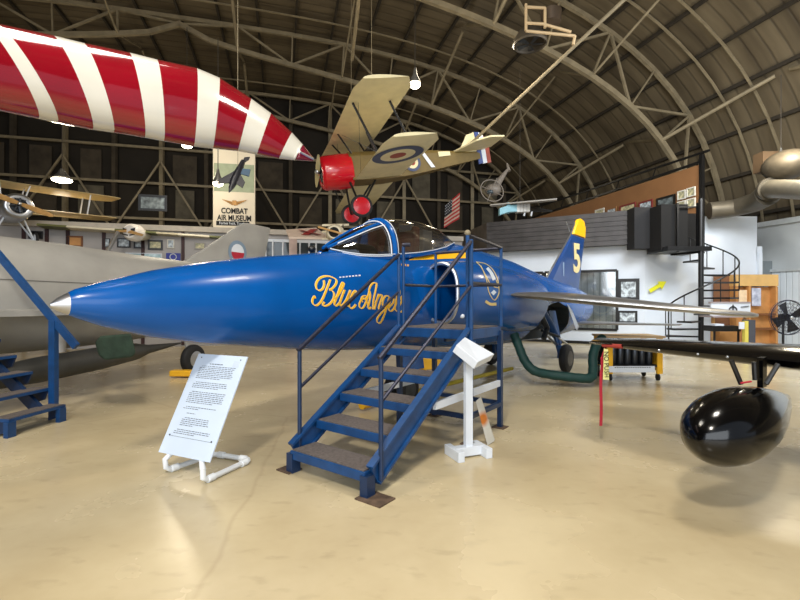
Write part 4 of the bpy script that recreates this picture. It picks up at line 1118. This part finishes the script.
# roundels, stripes, rudder
def rd(c_x, c_y, z, r, nrm, nm):
    for i, (f, m_) in enumerate(((1, navy), (.68, linen), (.32, roundred))):
        b = MB(); o_ = (.006 + i * .004) * (-1 if nrm == 'z' else 1)
        pts = []
        for k in range(30):
            a = 2 * pi * k / 30
            if nrm == 'z': pts.append(X(c_x + r * f * math.cos(a), c_y + r * f * math.sin(a), z + (c_y + r * f * math.sin(a)) * .0278 + o_))
            else: pts.append(X(c_x + r * f * math.cos(a), c_y + o_, z + r * f * math.sin(a)))
        b.add(pts, [list(range(30))]).build(nm, m_, t)
rd(-1.62, 2.55, -.46 - .025, .70, 'z', 'wing_roundel'); 
rd(-2.9, .33, -.1, .28, 'y', 'fuselage_roundel')
MB().add([X(-3.25, .29, .22), X(-3.38, .28, .22), X(-3.7, .26, -.3), X(-3.55, .27, -.3)], [[0, 1, 2, 3]]).build('white_band', white, t)
MB().add([X(-3.9, .23, .2), X(-4.35, .19, .18), X(-4.35, .19, .05), X(-3.9, .23, .03)], [[0, 1, 2, 3]]).build('serial_patch', linen, t)
for i, m_ in enumerate((mat('rudder_blue', (50, 70, 130), .5), white, roundred)):
    a0 = -5.46 - i * .16; a1 = a0 - .16; zt = (.80, .78, .66)[i]; zt2 = (.78, .66, .4)[i]
    MB().prism([X(a0, .03, -.3), X(a0, .03, zt), X(a1, .03, zt2), X(a1, .03, -.28)], X(0, -.06, 0) - X(0, 0, 0)).build('rudder_stripe', m_, t)
for y in (-1.2, 1.6): MB().tube([X(-1.4, y, 1.0), X(-1.4, y, 1.0) + up * 6.6], .008, 5).build('hanging_cable', steel, t)
# yellow biplane far left
e_ = V((.61, .79, 0)).normalized(); n_ = V((.79, -.61, 0)).normalized()
M2 = Matrix((n_, -(-e_) , up)).transposed()
c = P(19, 204, 13.1)
t, X = biplane(c, M2, .72, 'yellow winged biplane with radial engine seen nose on at far left', 'biplane', (silver, yellowfab, silver, white, white), kind='small', pa=-.3, pr=.95, lz=.0)
# pale faced monoplane on the partition cap
c = P(129, 231.5, 14.3)
M3 = Matrix((V((.10, -.995, 0)).normalized(), V((.995, .10, 0)).normalized(), up)).transposed()
c2 = P(22, 224, 13.6)
t = thing('model_plane', c, 'model plane with white round face cowling and tan propeller above the partition', 'plane')
MB().lathe(c, (0, 1, 0), [(0, .1), (.02, .2), (.12, .27), (.4, .28)], 24).build('cowling', mat('cowl_white', (232, 226, 218), .4), t, smooth=True)
b = MB()
for s in (-1, 1):
    b.prism([c + V((s * .06, -.02, .08)), c + V((s * .2, -.0, .12)), c + V((s * .18, -.0, .02)), c + V((s * .09, -.02, .01))], (0, -.01, 0))
    b.tube([c + V((s * .03, -.02, -.12)), c + V((s * .2, .0, -.08))], .018, 6)
b.build('painted_eyes', black, t)
MB().loft([[c + V((x, -.05, -.02)) for x in (0,)] * 1 + [c + V((s * .1, -.05, .03)) for s in (1,)] + [c + V((.5, -.05, -.10)), c + V((.45, -.05, -.16)), c + V((.0, -.05, -.05))], [c + V((0, -.07, -.02)), c + V((.1, -.07, .03)), c + V((.5, -.07, -.10)), c + V((.45, -.07, -.16)), c + V((0, -.07, -.05))]]).build('propeller', tan, t)
MB().prism([c + V((-.05, -.05, .05)), c + V((-.38, -.05, .02)), c + V((-.36, -.05, -.03)), c + V((-.05, -.05, -.03))], (0, -.02, 0)).build('propeller', tan, t)
gw = mat('wing_green', (96, 100, 60), .6); ww = mat('wing_cream', (206, 200, 180), .6)
wa = c + V((-2.55, -.5, .12)); wb = c + V((2.55, 1.4, -.02))
for i, (f0, f1, m_) in enumerate(((0, .14, gw), (.14, .38, ww), (.38, .60, gw), (.60, .72, gw), (.72, .9, ww), (.9, 1, gw))):
    if i == 3: m_ = mat('wing_tan', (176, 168, 142), .6)
    p, q = wa + (wb - wa) * f0, wa + (wb - wa) * f1; d = (q - p).normalized(); n = V((-d.y, d.x, 0))
    MB().loft([[z + n * x + up * y for x, y in ((0, 0), (.08, .07), (.5, .08), (1.0, .01), (.5, -.02))] for z in (p, q)]).build('wing_section', m_, t)
MB().loft([[c + V((r * math.cos(a), y, r * math.sin(a))) for a in [2 * pi * i / 12 for i in range(12)]] for y, r in ((.4, .25), (.9, .16), (1.5, .05))]).build('fuselage', ww, t, smooth=True)
MB().tube([P(104, 259, 13.5), P(118, 232, 14)], .06, 8).build('support_strut', silver, t, smooth=True)
# wing with red crosses above the storefront
t = thing('model_wing', P(305, 236, 15), 'pale pink model wing with a dark red cross above the storefront', 'wing')
pk = mat('pink_cream', (206, 186, 170), .6)
wp = [P(286, 229.5, 15), P(316, 227.5, 15.4), P(329, 237.5, 14.4), P(289, 237, 14.2)]
MB().prism(wp, (0, 0, -.06)).build('wing', pk, t)
def lerp4(u, v): return (wp[0] * (1 - u) + wp[1] * u) * (1 - v) + (wp[3] * (1 - u) + wp[2] * u) * v
b = MB()
for (u0, v0, u1, v1) in ((.42, .25, .82, .8), (.45, .8, .85, .25)):
    p, q = lerp4(u0, v0), lerp4(u1, v1); d = (q - p); n = V((-d.y, d.x, 0)).normalized() * .14
    b.prism([p + n + up * .02 - V((0, .03, 0)), p - n + up * .02 - V((0, .03, 0)), q - n * 1 + up * .02 - V((0, .03, 0)), q + n + up * .02 - V((0, .03, 0))], (0, 0, .01))
b.build('red_cross', mat('cross_red', (150, 40, 40), .6), t)
t = thing('triplane', P(334, 232, 13.5), 'small cream triplane model beside the biplane wheels', 'plane')
cr_ = mat('model_cream', (206, 196, 170), .6)
MB().loft([[P(334, 232, 13.3) + V((r * math.cos(a), y, r * math.sin(a))) for a in [2 * pi * i / 12 for i in range(12)]] for y, r in ((0, .20), (.2, .28), (.9, .24), (2.2, .05))]).build('body', cr_, t, smooth=True)
for z in (224.5, 231, 238): MB().prism([P(322, z, 13.5), P(349, z - .5, 13.8), P(349, z - 1, 14.5), P(324, z - .5, 14.3)], (0, 0, -.05)).build('wing', cr_, t)
for x in (327, 343): MB().tube([P(x, 224.5, 13.6), P(x, 238, 13.6)], .02, 6).build('strut', black, t)
MB().disc(P(334, 232, 13.28), (0, -1, 0), .15).build('engine_face', dark, t)
MB().tube([P(318, 227, 13.2), P(350, 236, 13.2)], .03, 6).build('propeller', tan, t)
# black delta jet model
t = thing('jet_model', P(238, 172, 9), 'small black swept wing jet model hanging nose down by the banner', 'jet model')
a, c = P(231, 188, 9), P(246, 155, 9.4); d = (c - a).normalized(); sd_ = V((d.z, 0, -d.x)).normalized(); fw = sd_.cross(d)
dk = mat('model_navy_black', (16, 15, 26), .4)
MB().lathe(a - d * .12, d, [(0, .005), (.12, .05), (.3, .08), (.6, .07), (.85, .045)], 14).build('body', dk, t, smooth=True)
MB().prism([a + d * .15 + sd_ * .04, a + d * .02 - sd_ * .28, a + d * .12 - sd_ * .30, a + d * .45 - sd_ * .05], fw * .02).build('wing', dk, t)
MB().prism([a + d * .15, a + d * .05 + sd_ * .22, a + d * .2 + sd_ * .22, a + d * .45], fw * .02).build('wing', dk, t)
MB().prism([a + d * .38 + sd_ * .05, a + d * .36 + sd_ * .25, a + d * .54 + sd_ * .22, a + d * .52 + sd_ * .03], fw * .02).build('blue_panel', mat('model_blue', (50, 78, 100), .5), t)
MB().prism([a + d * .62, a + d * .78 + sd_ * .10, a + d * .86 + sd_ * .10, a + d * .82], fw * .02).build('tail', dk, t)
MB().tube([a + d * .4, a + d * .4 + up * 3.8], .006, 4).build('hanging_wire', steel, t)
# flag
t = thing('flag', P(451, 210, 15), 'american flag hanging slanted in the dark between biplane tail and booth', 'flag')
TLc, TRc, BLc, BRc = P(445, 205.5, 15.4), P(460, 192.5, 14), P(444, 228, 15.4), P(459.5, 218.5, 14)
for i in range(13):
    f0, f1 = i / 13, (i + 1) / 13; u0 = .5 if i < 7 else 0
    L_ = lambda u, v: (TLc * (1 - u) + TRc * u) * (1 - v) + (BLc * (1 - u) + BRc * u) * v + V((0, .04 * math.sin(u * 9), 0))
    b = MB(); b.loft([[L_(u0 + (1 - u0) * k / 6, f0), L_(u0 + (1 - u0) * k / 6, f1)] for k in range(7)], cap=False, closed=False)
    b.build('stripe', mat('flag_red', (190, 40, 50), .7) if i % 2 == 0 else mat('flag_white', (214, 196, 190), .7), t)
b = MB(); b.loft([[L_(.5 * k / 4, 0), L_(.5 * k / 4, 7 / 13)] for k in range(5)], cap=False, closed=False); cn = b.build('canton', mat('flag_navy', (22, 24, 44), .8), t)
b = MB()
for i in range(5):
    for j in range(4): q = L_(.05 + .1 * i, .05 + .12 * j) - V((0, .02, 0)); b.disc(q, (0, -1, 0), .018, 5)
b.build('stars', white, cn)
# helicopter model
t = thing('helicopter', P(495, 187, 16), 'small grey helicopter hanging nose down under the roof truss', 'helicopter')
hc = P(493, 190, 16); tl_ = P(507, 163.5, 16.4); hg = mat('heli_grey', (120, 112, 104), .5)
MB().ball(hc, (.30, .3, .22)).build('cabin', hg, t, smooth=True)
MB().tube([hc, e_ * 0 + hc + (P(505, 173, 16.2) - hc), P(508, 169, 16.3)], [.16, .07, .04], 10).build('boom', hg, t, smooth=True)
MB().tube([P(509, 171, 16.3), tl_], [.07, .03], 8).build('tail_fin', hg, t, smooth=True)
MB().torus(P(492, 190.5, 15.7), (.2, -1, .3), .42, .02, 28, 6).build('rotor_ring', hg, t, smooth=True)
MB().tube([P(481, 186, 15.7), P(503, 196, 15.7)], .012, 5).tube([P(497, 178, 15.7), P(487, 202, 15.7)], .012, 5).build('rotor_blade', hg, t)
MB().ball(P(490, 192, 15.75), (.12, .1, .08)).build('window', glassdk, t, smooth=True)
# high wing model with pale blue body
t = thing('high_wing_model', P(515, 208, 15), 'high wing model plane with pale blue cockpit on top of the dark fascia', 'plane')
MB().prism([P(490, 205.5, 15), P(557, 199.5, 14), P(557, 201, 14.4), P(491, 207, 15.4)], (0, 0, .04)).build('wing', mat('model_grey', (150, 146, 140), .6), t)
MB().loft([[P(x, y, 14.9) + V((0, d_, 0)) + up * z_ for d_, z_ in ((-.12, -.1), (.12, -.1), (.12, .12), (-.12, .12))] for x, y in ((499, 212.5), (508, 209.5), (516, 209))]).build('nose', lightblue, t)
MB().tube([P(507, 213, 14.9), P(509, 203, 14.9)], .08, 8).build('engine', lightblue, t)
zb_ = rib_mat('checker_body', (200, 200, 196), (180, 180, 176), 0, 9, .95, .6, (1, 1, 1))
MB().loft([[P(x, y, 14.9) + V((0, d_, 0)) + up * z_ for d_, z_ in ((-.12, -.12), (.12, -.12), (.12, .14), (-.12, .14))] for x, y in ((516, 209), (529, 208.5))]).build('body', zb_, t)
MB().tube([P(529, 209, 14.9), P(552, 211, 15)], [.1, .03], 8).build('tail_boom', black, t)
MB().ball(P(519, 204, 14.9), .07).build('helmet', white, t, smooth=True)
for x in (524, 531): MB().tube([P(x, 216, 14.9), P(x + 1, 211, 14.9)], .03, 6).build('gear', white, t)
MB().tube([P(520, 204, 14.9), P(520, 204, 14.9) + up * 4.5], .006, 4).build('hanging_wire', purl, t)

# ================================================================ GREY JET, left
gA = V((-6.3, 7.1, 0)); gd = V((.45, .893, 0)).normalized(); gp = V((gd.y, -gd.x, 0))
def GJ(t_, p, z): return gA + gd * t_ + gp * p + up * (EYE + (z - EYE) * 1.14)
gj = thing('grey_jet', GJ(0, 0, 0), 'grey jet aircraft with tail fin roundel parked behind the blue nose', 'jet')
rg = []
GS = [(-4.6, .25, 1.9, 1.35), (-4, .45, 2.1, 1.15), (-3, .62, 2.35, .98), (-1.5, .72, 2.5, .88), (0, .75, 2.48, .85), (1.0, .75, 2.45, .86), (2, .72, 2.40, .9), (3.2, .62, 2.36, 1.0), (4.4, .48, 2.32, 1.2), (5.6, .32, 2.25, 1.5), (6.2, .2, 2.1, 1.65)]
for i in range(45):
    s = -4.6 + i * 10.8 / 44; hw, zt, zb = (interp(GS, s, k) for k in (1, 2, 3)); r = []
    for j in range(32):
        c_, q = seg(2 * pi * j / 32, 2.2); r.append(GJ(s, hw * c_, (zt + zb) / 2 + (zt - zb) / 2 * q))
    rg.append(r)
MB().loft(rg).build('fuselage', greyjet, gj, smooth=True, sharp=60)
MB().tube([GJ(s, interp(GS, s, 1) * .985, (interp(GS, s, 2) * .62 + interp(GS, s, 3) * .38)) for s in [-3 + i * .5 for i in range(14)]], .008, 6).build('panel_seam', mat('seam_grey', (110, 108, 104), .6), gj)
# fin, from pixels on the fin plane (p = 0)
def GP(px, py):
    k = (px - 400) / F; t_ = (k * gA.y - gA.x) / (gd.x - k * gd.y); q = gA + gd * t_; return P(px, py, q.y)
fpts = [GP(178, 264), GP(199, 252), GP(238, 225.5), GP(247, 223), GP(269.5, 228), GP(262, 268), GP(225, 272)]
MB().prism([p - gp * .05 for p in fpts], gp * .10).build('tail_fin', greyjet, gj, bevel=.03)
rc = GP(236, 252.5) + gp * .06
for r, m_, o_ in ((.30, mat('pale_roundel_blue', (120, 140, 160), .6), 0), (.21, white, .004)):
    b = MB(); b.add([rc + gp * o_ + gd * r * math.cos(2 * pi * i / 24) + up * r * math.sin(2 * pi * i / 24) for i in range(24)], [list(range(24))]); b.build('roundel', m_, gj)
b = MB(); b.add([rc + gp * .008 + gd * .21 * math.cos(pi + pi * i / 12) + up * .21 * math.sin(pi + pi * i / 12) * 1 for i in range(13)], [list(range(13))]); b.build('roundel', redfab, gj)
for s in (1, -1):
    MB().loft([[GJ(-1.2 + sw_ + x, s * p, 1.42 + z * th) for x, z in ((0, 0), (.3, .10), (1.2, .11), (ch, .01), (1.2, -.07), (.3, -.06))] for p, sw_, ch, th in ((.6, 0, 2.6, .6), (1.1, .2, 2.3, .4))]).build('wing_stub', greyjet, gj, smooth=True)
wl = V((P(193, 300, 9.9).x, 9.9, .30))
lg = MB().tube([V((wl.x - .1, wl.y, .3)), V((wl.x - .15, wl.y - .1, 1.2))], .05, 8).build('gear_leg', greyjet, gj)
wheel(lg, wl, V((.95, -.3, 0)), .32, .18)
MB().ball(GJ(-.4, .74, 1.45), .05).build('fuel_cap', black, gj)
t = MB().box(P(182, 373, 9.3) + up * 0, (.22, .1, .06)).build('wheel_chock', yellow, bevel=.02); tag(t, 'yellow wheel chock in front of the black tyre behind the placard', 'chock')
# long grey drop tank
ta = P(40, 369.5, 7.0); tb = P(181, 343, 9.9); td = (tb - ta).normalized(); Lt = (tb - ta).length
dt = thing('drop_tank', V((ta.x, ta.y + 1.5, 0)), 'long dark grey pointed drop tank lying low under the grey jet', 'tank')
MB().lathe(ta - td * 1.2, td, [(0, .01), (.25, .12), (.6, .17), (1.2, .20), (2.2, .20), (3.0, .16), (Lt * .8 + .9, .09), (Lt + 1.2, .015)], 24).build('body', greydk, dt, smooth=True)
q = ta + td * 2.2
MB().tube([P(58, 331, 6.6), P(58, 352, 6.6)], .10, 12).build('pylon', mat('pylon_grey', (150, 148, 146), .5), dt, smooth=True)
gb = MB().loft([[P(x, y, d_) for x, y in ((95, 343), (100, 336), (131, 333.5), (136, 352), (133, 357), (105, 360), (99, 356))] for d_ in (6.7, 7.3)])
o = gb.build('canvas_bag', greencan, bevel=.03); tag(o, 'dark green canvas cover draped over the grey drop tank', 'cover')

# ================================================================ LEFT BLUE STAIRS
lw = V((.13, .99, 0)).normalized(); lr = V((-.99, .13, 0)).normalized(); lo = V((-4.52, 5.22, 0))
def LS(w, r, z): return lo + lw * w + lr * r + up * z
ls = thing('access_stairs', LS(.38, .8, 0), 'blue metal access stairs with broad handrail cropped by the left edge', 'stairs')
AXL = (lw, lr, up)
for i in range(7):
    z = .215 * (i + 1) + .0; r = .02 + i * .245
    t_ = MB().box(LS(.38, r + .12, z - .02), (.38, .12, .018), AXL).build('tread', stairblue, ls)
    MB().box(LS(.38, r + .12, z), (.37, .11, .005), AXL).build('tread_grip', tread, t_)
    for w in (.02, .74): MB().prism([LS(w, r, z - .03), LS(w, r + .24, z - .03), LS(w, r + .24, z - .22), LS(w, r + .06, z - .16)], lw * .02).build('bracket', stairblue2, t_)
for w in (.02, .70): MB().box(LS(w, .03, .09), (.05, .03, .09), AXL).build('foot', stairblue, ls)
a, c = LS(.72, .18, .12), LS(.72, 2.0, 1.72)
MB().beam(LS(.60, .25, .16), LS(.60, 2.0, 1.7), .05, .14).build('stringer', stairblue2, ls); MB().beam(LS(.04, .35, .20), LS(.04, 2.0, 1.7), .05, .14).build('stringer', stairblue2, ls)
MB().box(LS(.78, .22, .70), (.035, .045, .62), AXL).build('post', stairblue, ls)
MB().beam(LS(.78, -.12, .98), LS(.78, 1.9, 3.1), .05, .09).build('handrail', stairblue, ls)
MB().box(LS(.78, 1.9, 1.55), (.03, .04, 1.5), AXL).build('post', stairblue, ls)

# ================================================================ BLACK WING AND TANK, right
bw_ = thing('black_wing', (3.2, 4.4, 0), 'glossy black aircraft wing reaching in from the right edge at waist height', 'wing')
LE = [(2.15, 5.10), (2.42, 4.70), (3.16, 3.50), (4.5, 1.5)]; TE = [(2.50, 5.60), (3.1, 5.4), (4.15, 4.65), (6.2, 3.2)]
rg = []
for (a, c, t_, zc) in zip(LE, TE, (.05, .12, .21, .30), (1.115, 1.115, 1.11, 1.11)):
    a, c = V((a[0], a[1], zc)), V((c[0], c[1], zc + .015)); r1 = []; r2 = []
    for f, k in ((0, 0), (.03, .38), (.1, .72), (.25, 1), (.5, .85), (.8, .4), (1, .05)):
        p = a + (c - a) * f; r1.append(p + up * t_ * k * .45); r2.append(p - up * t_ * k * .55)
    rg.append(r1 + r2[::-1][:-1])
rs = []
for i in range(3):
    for k in range(6): f = k / 6; rs.append([p + (q - p) * f for p, q in zip(rg[i], rg[i + 1])])
rs.append(rg[-1])
MB().loft(rs).build('wing_panel', blackgloss, bw_, smooth=True, sharp=60)
b = MB()
for f in (.2, .45, .62): 
    for (a, c) in ((LE[1], LE[2]),): b.ball(V((a[0] + (c[0] - a[0]) * f, a[1] + (c[1] - a[1]) * f, 1.10)) + V((-.004, -.004, 0)), .012, 8, 6)
b.build('rivet', silver, bw_)
MB().tube([P(603, 345, 5.0), P(622, 346.5, 4.8)], .024, 10).build('red_tip_cover', mat('cover_red', (150, 50, 40), .7), bw_, smooth=True)
tk = thing('fuel_tank', (2.7, 3.6, 0), 'shiny black teardrop fuel tank hanging beneath the black wing', 'tank')
tn = P(698, 442, 3.15); tdv = V((.84, .54, .07)).normalized()
tn = V((tn.x, tn.y, tn.z))
MB().lathe(tn, tdv, [(0, .004), (.02, .07), (.06, .125), (.13, .18), (.24, .235), (.38, .265), (.55, .275), (.75, .26), (1.0, .215), (1.3, .14), (1.6, .05), (1.65, .01)], 40).build('body', blackgloss, tk, smooth=True)
tc_ = tn + tdv * .75
for x0, y0, x1, y1, d_ in ((741, 384, 731, 360, 3.5), (755, 380, 754, 362, 3.6), (766, 384, 778, 364, 3.55)):
    MB().tube([P(x0, y0, d_), P(x1, y1, d_)], .018, 8).build('strut', black, tk, smooth=True)
MB().box(P(762, 372, 3.65), (.04, .02, .12), (tdv, tdv.cross(up).normalized(), up)).build('pylon', blackgloss, tk)
MB().tube([P(741, 383, 3.42), P(751, 381.5, 3.45)], .008, 6).build('red_mark', redfab, tk)
# streamer and tag
t = thing('warning_streamer', P(601, 390, 5.0), 'long red fabric warning streamer hanging from the black wing tip', 'streamer')
b = MB(); rg = []
for i in range(14):
    y = 357 + i * 5.3; q = P(601.2 - (i < 3) * (-1.0) + math.sin(i * .8) * .25, y, 5.0); w = .017
    rg.append([q - V((w, 0, 0)), q + V((w, .004, 0)), q + V((w, .008, 0)), q + V((-w, .004, 0))])
b.loft(rg).build('ribbon', redfab, t)
MB().tube([P(605, 347, 5.0), P(601.5, 358, 5.0)], .006, 6).build('cord', redfab, t)
t = thing('warning_tag', P(606, 365, 4.95), 'pale yellow warning tag with black letters hanging from the wing tip', 'tag')
TG = [P(604, 348.5, 4.95), P(608, 349.5, 4.95), P(609.2, 380, 4.97), P(603.2, 379.5, 4.97)]
MB().prism(TG, (0, .004, 0)).build('tag_card', mat('tag_yellow', (232, 228, 150), .6), t)
text('lettering', 'NO PUSH', .075, P(606.4, 364.5, 4.945), (0.02, 0, -1), (1, 0, 0), blackink, t, .001, sx=.9)

# ================================================================ CART, HOSE
ct = thing('utility_cart', G(636, 381), 'yellow wheeled cart loaded with a row of dark canisters behind the black wing', 'cart')
cd = 8.9; cx0, cx1 = P(607, 0, cd).x, P(663, 0, cd).x
def CZ(y): return EYE - (y - 300) / F * cd
for x in (cx0 + .06, cx1 - .06):
    for y_ in (cd + .02, cd + .6): MB().box((x, y_, (CZ(337) + CZ(374)) / 2), (.055, .03, (CZ(337) - CZ(374)) / 2)).build('corner_post', yellow, ct, bevel=.008)
b = MB().box((cx1 - .02, cd + .3, (CZ(345) + CZ(372)) / 2), (.02, .3, (CZ(345) - CZ(372)) / 2)); b.build('side_plate', yellow, ct, bevel=.008)
MB().box(((cx0 + cx1) / 2, cd + .3, CZ(337)), ((cx1 - cx0) / 2 + .03, .34, .02)).build('top_shelf', mat('cart_top', (190, 160, 120), .6), ct)
MB().box(((cx0 + cx1) / 2 - .05, cd + .3, CZ(366)), ((cx1 - cx0) / 2 - .05, .3, .02)).build('lower_shelf', black, ct)
MB().box(((cx0 + cx1) / 2 - .08, cd - .02, CZ(369)), ((cx1 - cx0) / 2 - .10, .015, .06)).build('white_panel', white, ct)
b = MB()
for i in range(16): b.box((cx0 + .15 + i * .045, cd - .037, CZ(367.2)), (.013, .002, .007))
b.build('panel_print', blackink, ct)
MB().box(((cx0 + cx1) / 2 - .05, cd + .5, CZ(354)), ((cx1 - cx0) / 2 - .08, .02, .26)).build('back_plate', dark, ct)
for i in range(6): MB().lathe((cx0 + .19 + i * .145, cd + .16, CZ(365)), (0, 0, 1), [(0, .06), (.01, .067), (.40, .067), (.44, .04)], 16).build('canister', gunmetal, ct, smooth=True)
for x in (cx0 + .08, cx1 - .08):
    for y in (cd + .04, cd + .56): 
        MB().box((x, y, .17), (.02, .02, .06)).build('caster_fork', gunmetal, ct); MB().lathe((x - .02, y, .07), (1, 0, 0), [(0, .05), (.005, .07), (.035, .07), (.04, .05)], 16).build('caster_wheel', rubber, ct, smooth=True)
hp = [P(514, 334, 8.6), P(519, 347, 8.5), P(525, 361, 8.4), P(534, 370.5, 8.3), P(550, 374.5, 8.3), P(575, 377.5, 8.2), P(590, 378, 8.2), P(593, 370, 8.3), P(593, 356, 8.4), P(597, 344, 8.5), P(603, 338, 8.6)]
hz = []
for i in range(len(hp) - 1):
    for k in range(5):
        a, b0, c, d = hp[max(0, i - 1)], hp[i], hp[i + 1], hp[min(len(hp) - 1, i + 2)]; t_ = k / 5
        hz.append(.5 * ((2 * b0) + (c - a) * t_ + (2 * a - 5 * b0 + 4 * c - d) * t_ * t_ + (3 * b0 - a - 3 * c + d) * t_ ** 3))
hz.append(hp[-1])
o = MB().tube(hz, [.085 + .004 * math.sin(i * 2.2) for i in range(len(hz))], 14).build('air_hose', green, smooth=True); tag(o, 'thick dark green hose looping on the floor below the blue jet', 'hose')
# ================================================================ LAMPS AND CEILING GEAR
LP = [(62, 180, 17, 8, 3, 'glowing long ceiling lamp above the yellow biplane'), (187, 145.5, 16, 4.5, 3, 'glowing ceiling lamp just under the striped wing'), (218, 183.5, 13, 4.5, 3, 'glowing ceiling lamp left of the black jet model'),
      (415, 84, 12, 5, 5, 'bright ceiling lamp at the tip of the cream biplane wing'), (781, 161.5, 13.5, 3, 2.5, 'small bright lamp by the grey duct on the right')]
for px, py, d_, w, h_, lab in LP:
    c = P(px, py, d_); t = thing('ceiling_lamp', c + up * .2, lab, 'lamp', 'glowing hangar lamps')
    rx = w * d_ / F; MB().lathe(c + up * .02, (0, 0, 1), [(0, rx * 1.1), (.05, rx * 1.12), (.22, rx * .5), (.4, rx * .22)], 20).build('shade', lampcase, t, smooth=True)
    MB().ball(c, (rx * 1.1, rx * 1.1, max(.09, h_ * d_ / F * .9))).build('bulb', lamp_m, t, smooth=True)
    MB().tube([c + up * .4, c + up * (2.6 if px > 700 else 4.2)], .012, 5).build('cord', purl, t)
t = thing('ceiling_heater', P(540, 30, 11), 'round grey ceiling fan unit on a cream pipe frame under the roof', 'heater')
pf_ = mat('cream_pipe', (206, 180, 140), .5)
b = MB()
for a, c in (((526, 4), (526, 31)), ((526, 7), (545, 8)), ((526, 23), (543, 24)), ((526, 31), (575, 36)), ((543, 24), (571, 32)), ((575, 36), (573, 45)), ((545, 8), (545, 28))): b.tube([P(*a, 11), P(*c, 11)], .035, 8)
b.build('pipe_frame', pf_, t, smooth=True)
MB().lathe(P(530, 44, 12.2) , (0, 0, -1), [(-.42, .12), (-.34, .30), (-.12, .44), (0, .46), (.04, .43)], 24, False).build('fan_housing', mat('fan_shade', (88, 80, 68), .5, .2), t, smooth=True)
b = MB(); fcn = P(530, 44, 12.2) - up * .02
for i in range(5): a = i * 2 * pi / 5; d_ = V((math.cos(a), math.sin(a), 0)); e2 = V((-math.sin(a), math.cos(a), 0)); b.prism([fcn + d_ * .05 - e2 * .03, fcn + d_ * .36 - e2 * .1, fcn + d_ * .36 + e2 * .06 + up * .03, fcn + d_ * .05 + e2 * .03], (0, 0, .01))
b.build('fan_blade', gunmetal, t)
MB().lathe(P(551, 23, 11.5), (0, 0, 1), [(-.06, .1), (0, .24), (.30, .26), (.36, .1)], 18).build('motor_box', mat('heater_tin', (92, 78, 64), .5, .5), t, smooth=True)

# ================================================================ LIGHT AND CAMERA
def area(name, loc, tgt, size, power, col, sy=None, label='area light'):
    l = bpy.data.lights.new(name, 'AREA'); l.shape = 'RECTANGLE'; l.size = size; l.size_y = sy or size; l.energy = power; l.color = col
    o = bpy.data.objects.new(name, l); C.objects.link(o); o.location = V(loc); o.rotation_euler = (V(tgt) - V(loc)).to_track_quat('-Z', 'Y').to_euler(); return o
area('door_daylight', (-1, -8.5, 4.2), (1, 8, 1), 16, 1450, (.90, .95, 1), 7)
area('high_light', (-1.6, -3.2, 9.2), (2, 4, 0), 1.0, 950, (1, .94, .84), 1.1)
area('high_light', (2.8, 3.2, 9.5), (3, 3.6, 0), 1.3, 380, (1, .94, .84), 1.5)
area('high_light', (-4, 4.5, 9.5), (-4, 5, 0), 2.5, 330, (1, .94, .84), 2.5)  # added overhead fill on the left, without a fixture
area('booth_fill', (8, 8.5, 7.0), (9.5, 16, 1.5), 5, 850, (.90, .95, 1), 2)  # added fill to brighten the white booth wall, no fixture there
def point(loc, power, col=(1, .88, .68), r=.35):
    l = bpy.data.lights.new('hangar_point', 'POINT'); l.energy = power; l.color = col; l.shadow_soft_size = r
    o = bpy.data.objects.new('hangar_point', l); C.objects.link(o); o.location = V(loc)
for loc, e in ((P(62, 180, 16) - up * .6, 260), (P(187, 145.5, 15) - up * .6, 260), (P(425, 60, 12.5) - up * .2, 90), (V((-1.0, 9.5, 3.4)), 60), (H(2, 24, 8), 90), (H(9, 23, 8), 120), (H(-9, 24, 8), 150), (H(13, 9, 6), 380), (H(-3, 5, 8), 260), (H(6, 12, 8.5), 200)):  # first three sit by ceiling lamps; the rest are added fill without fixtures
    point(loc, e)
w = bpy.data.worlds.new('hangar_world'); bpy.context.scene.world = w; w.use_nodes = True
w.node_tree.nodes['Background'].inputs[0].default_value = (.75, .85, 1, 1); w.node_tree.nodes['Background'].inputs[1].default_value = .5
cam = bpy.data.cameras.new('camera'); co = bpy.data.objects.new('camera', cam); C.objects.link(co)
co.location = (0, 0, EYE); co.rotation_euler = (pi / 2, 0, 0); cam.sensor_width = 36; cam.lens = 36 * F / 800; cam.clip_end = 200; cam.clip_start = .05
sc = bpy.context.scene; sc.camera = co
sc.view_settings.view_transform = 'Standard'; sc.view_settings.look = 'None'; sc.view_settings.exposure = -.15
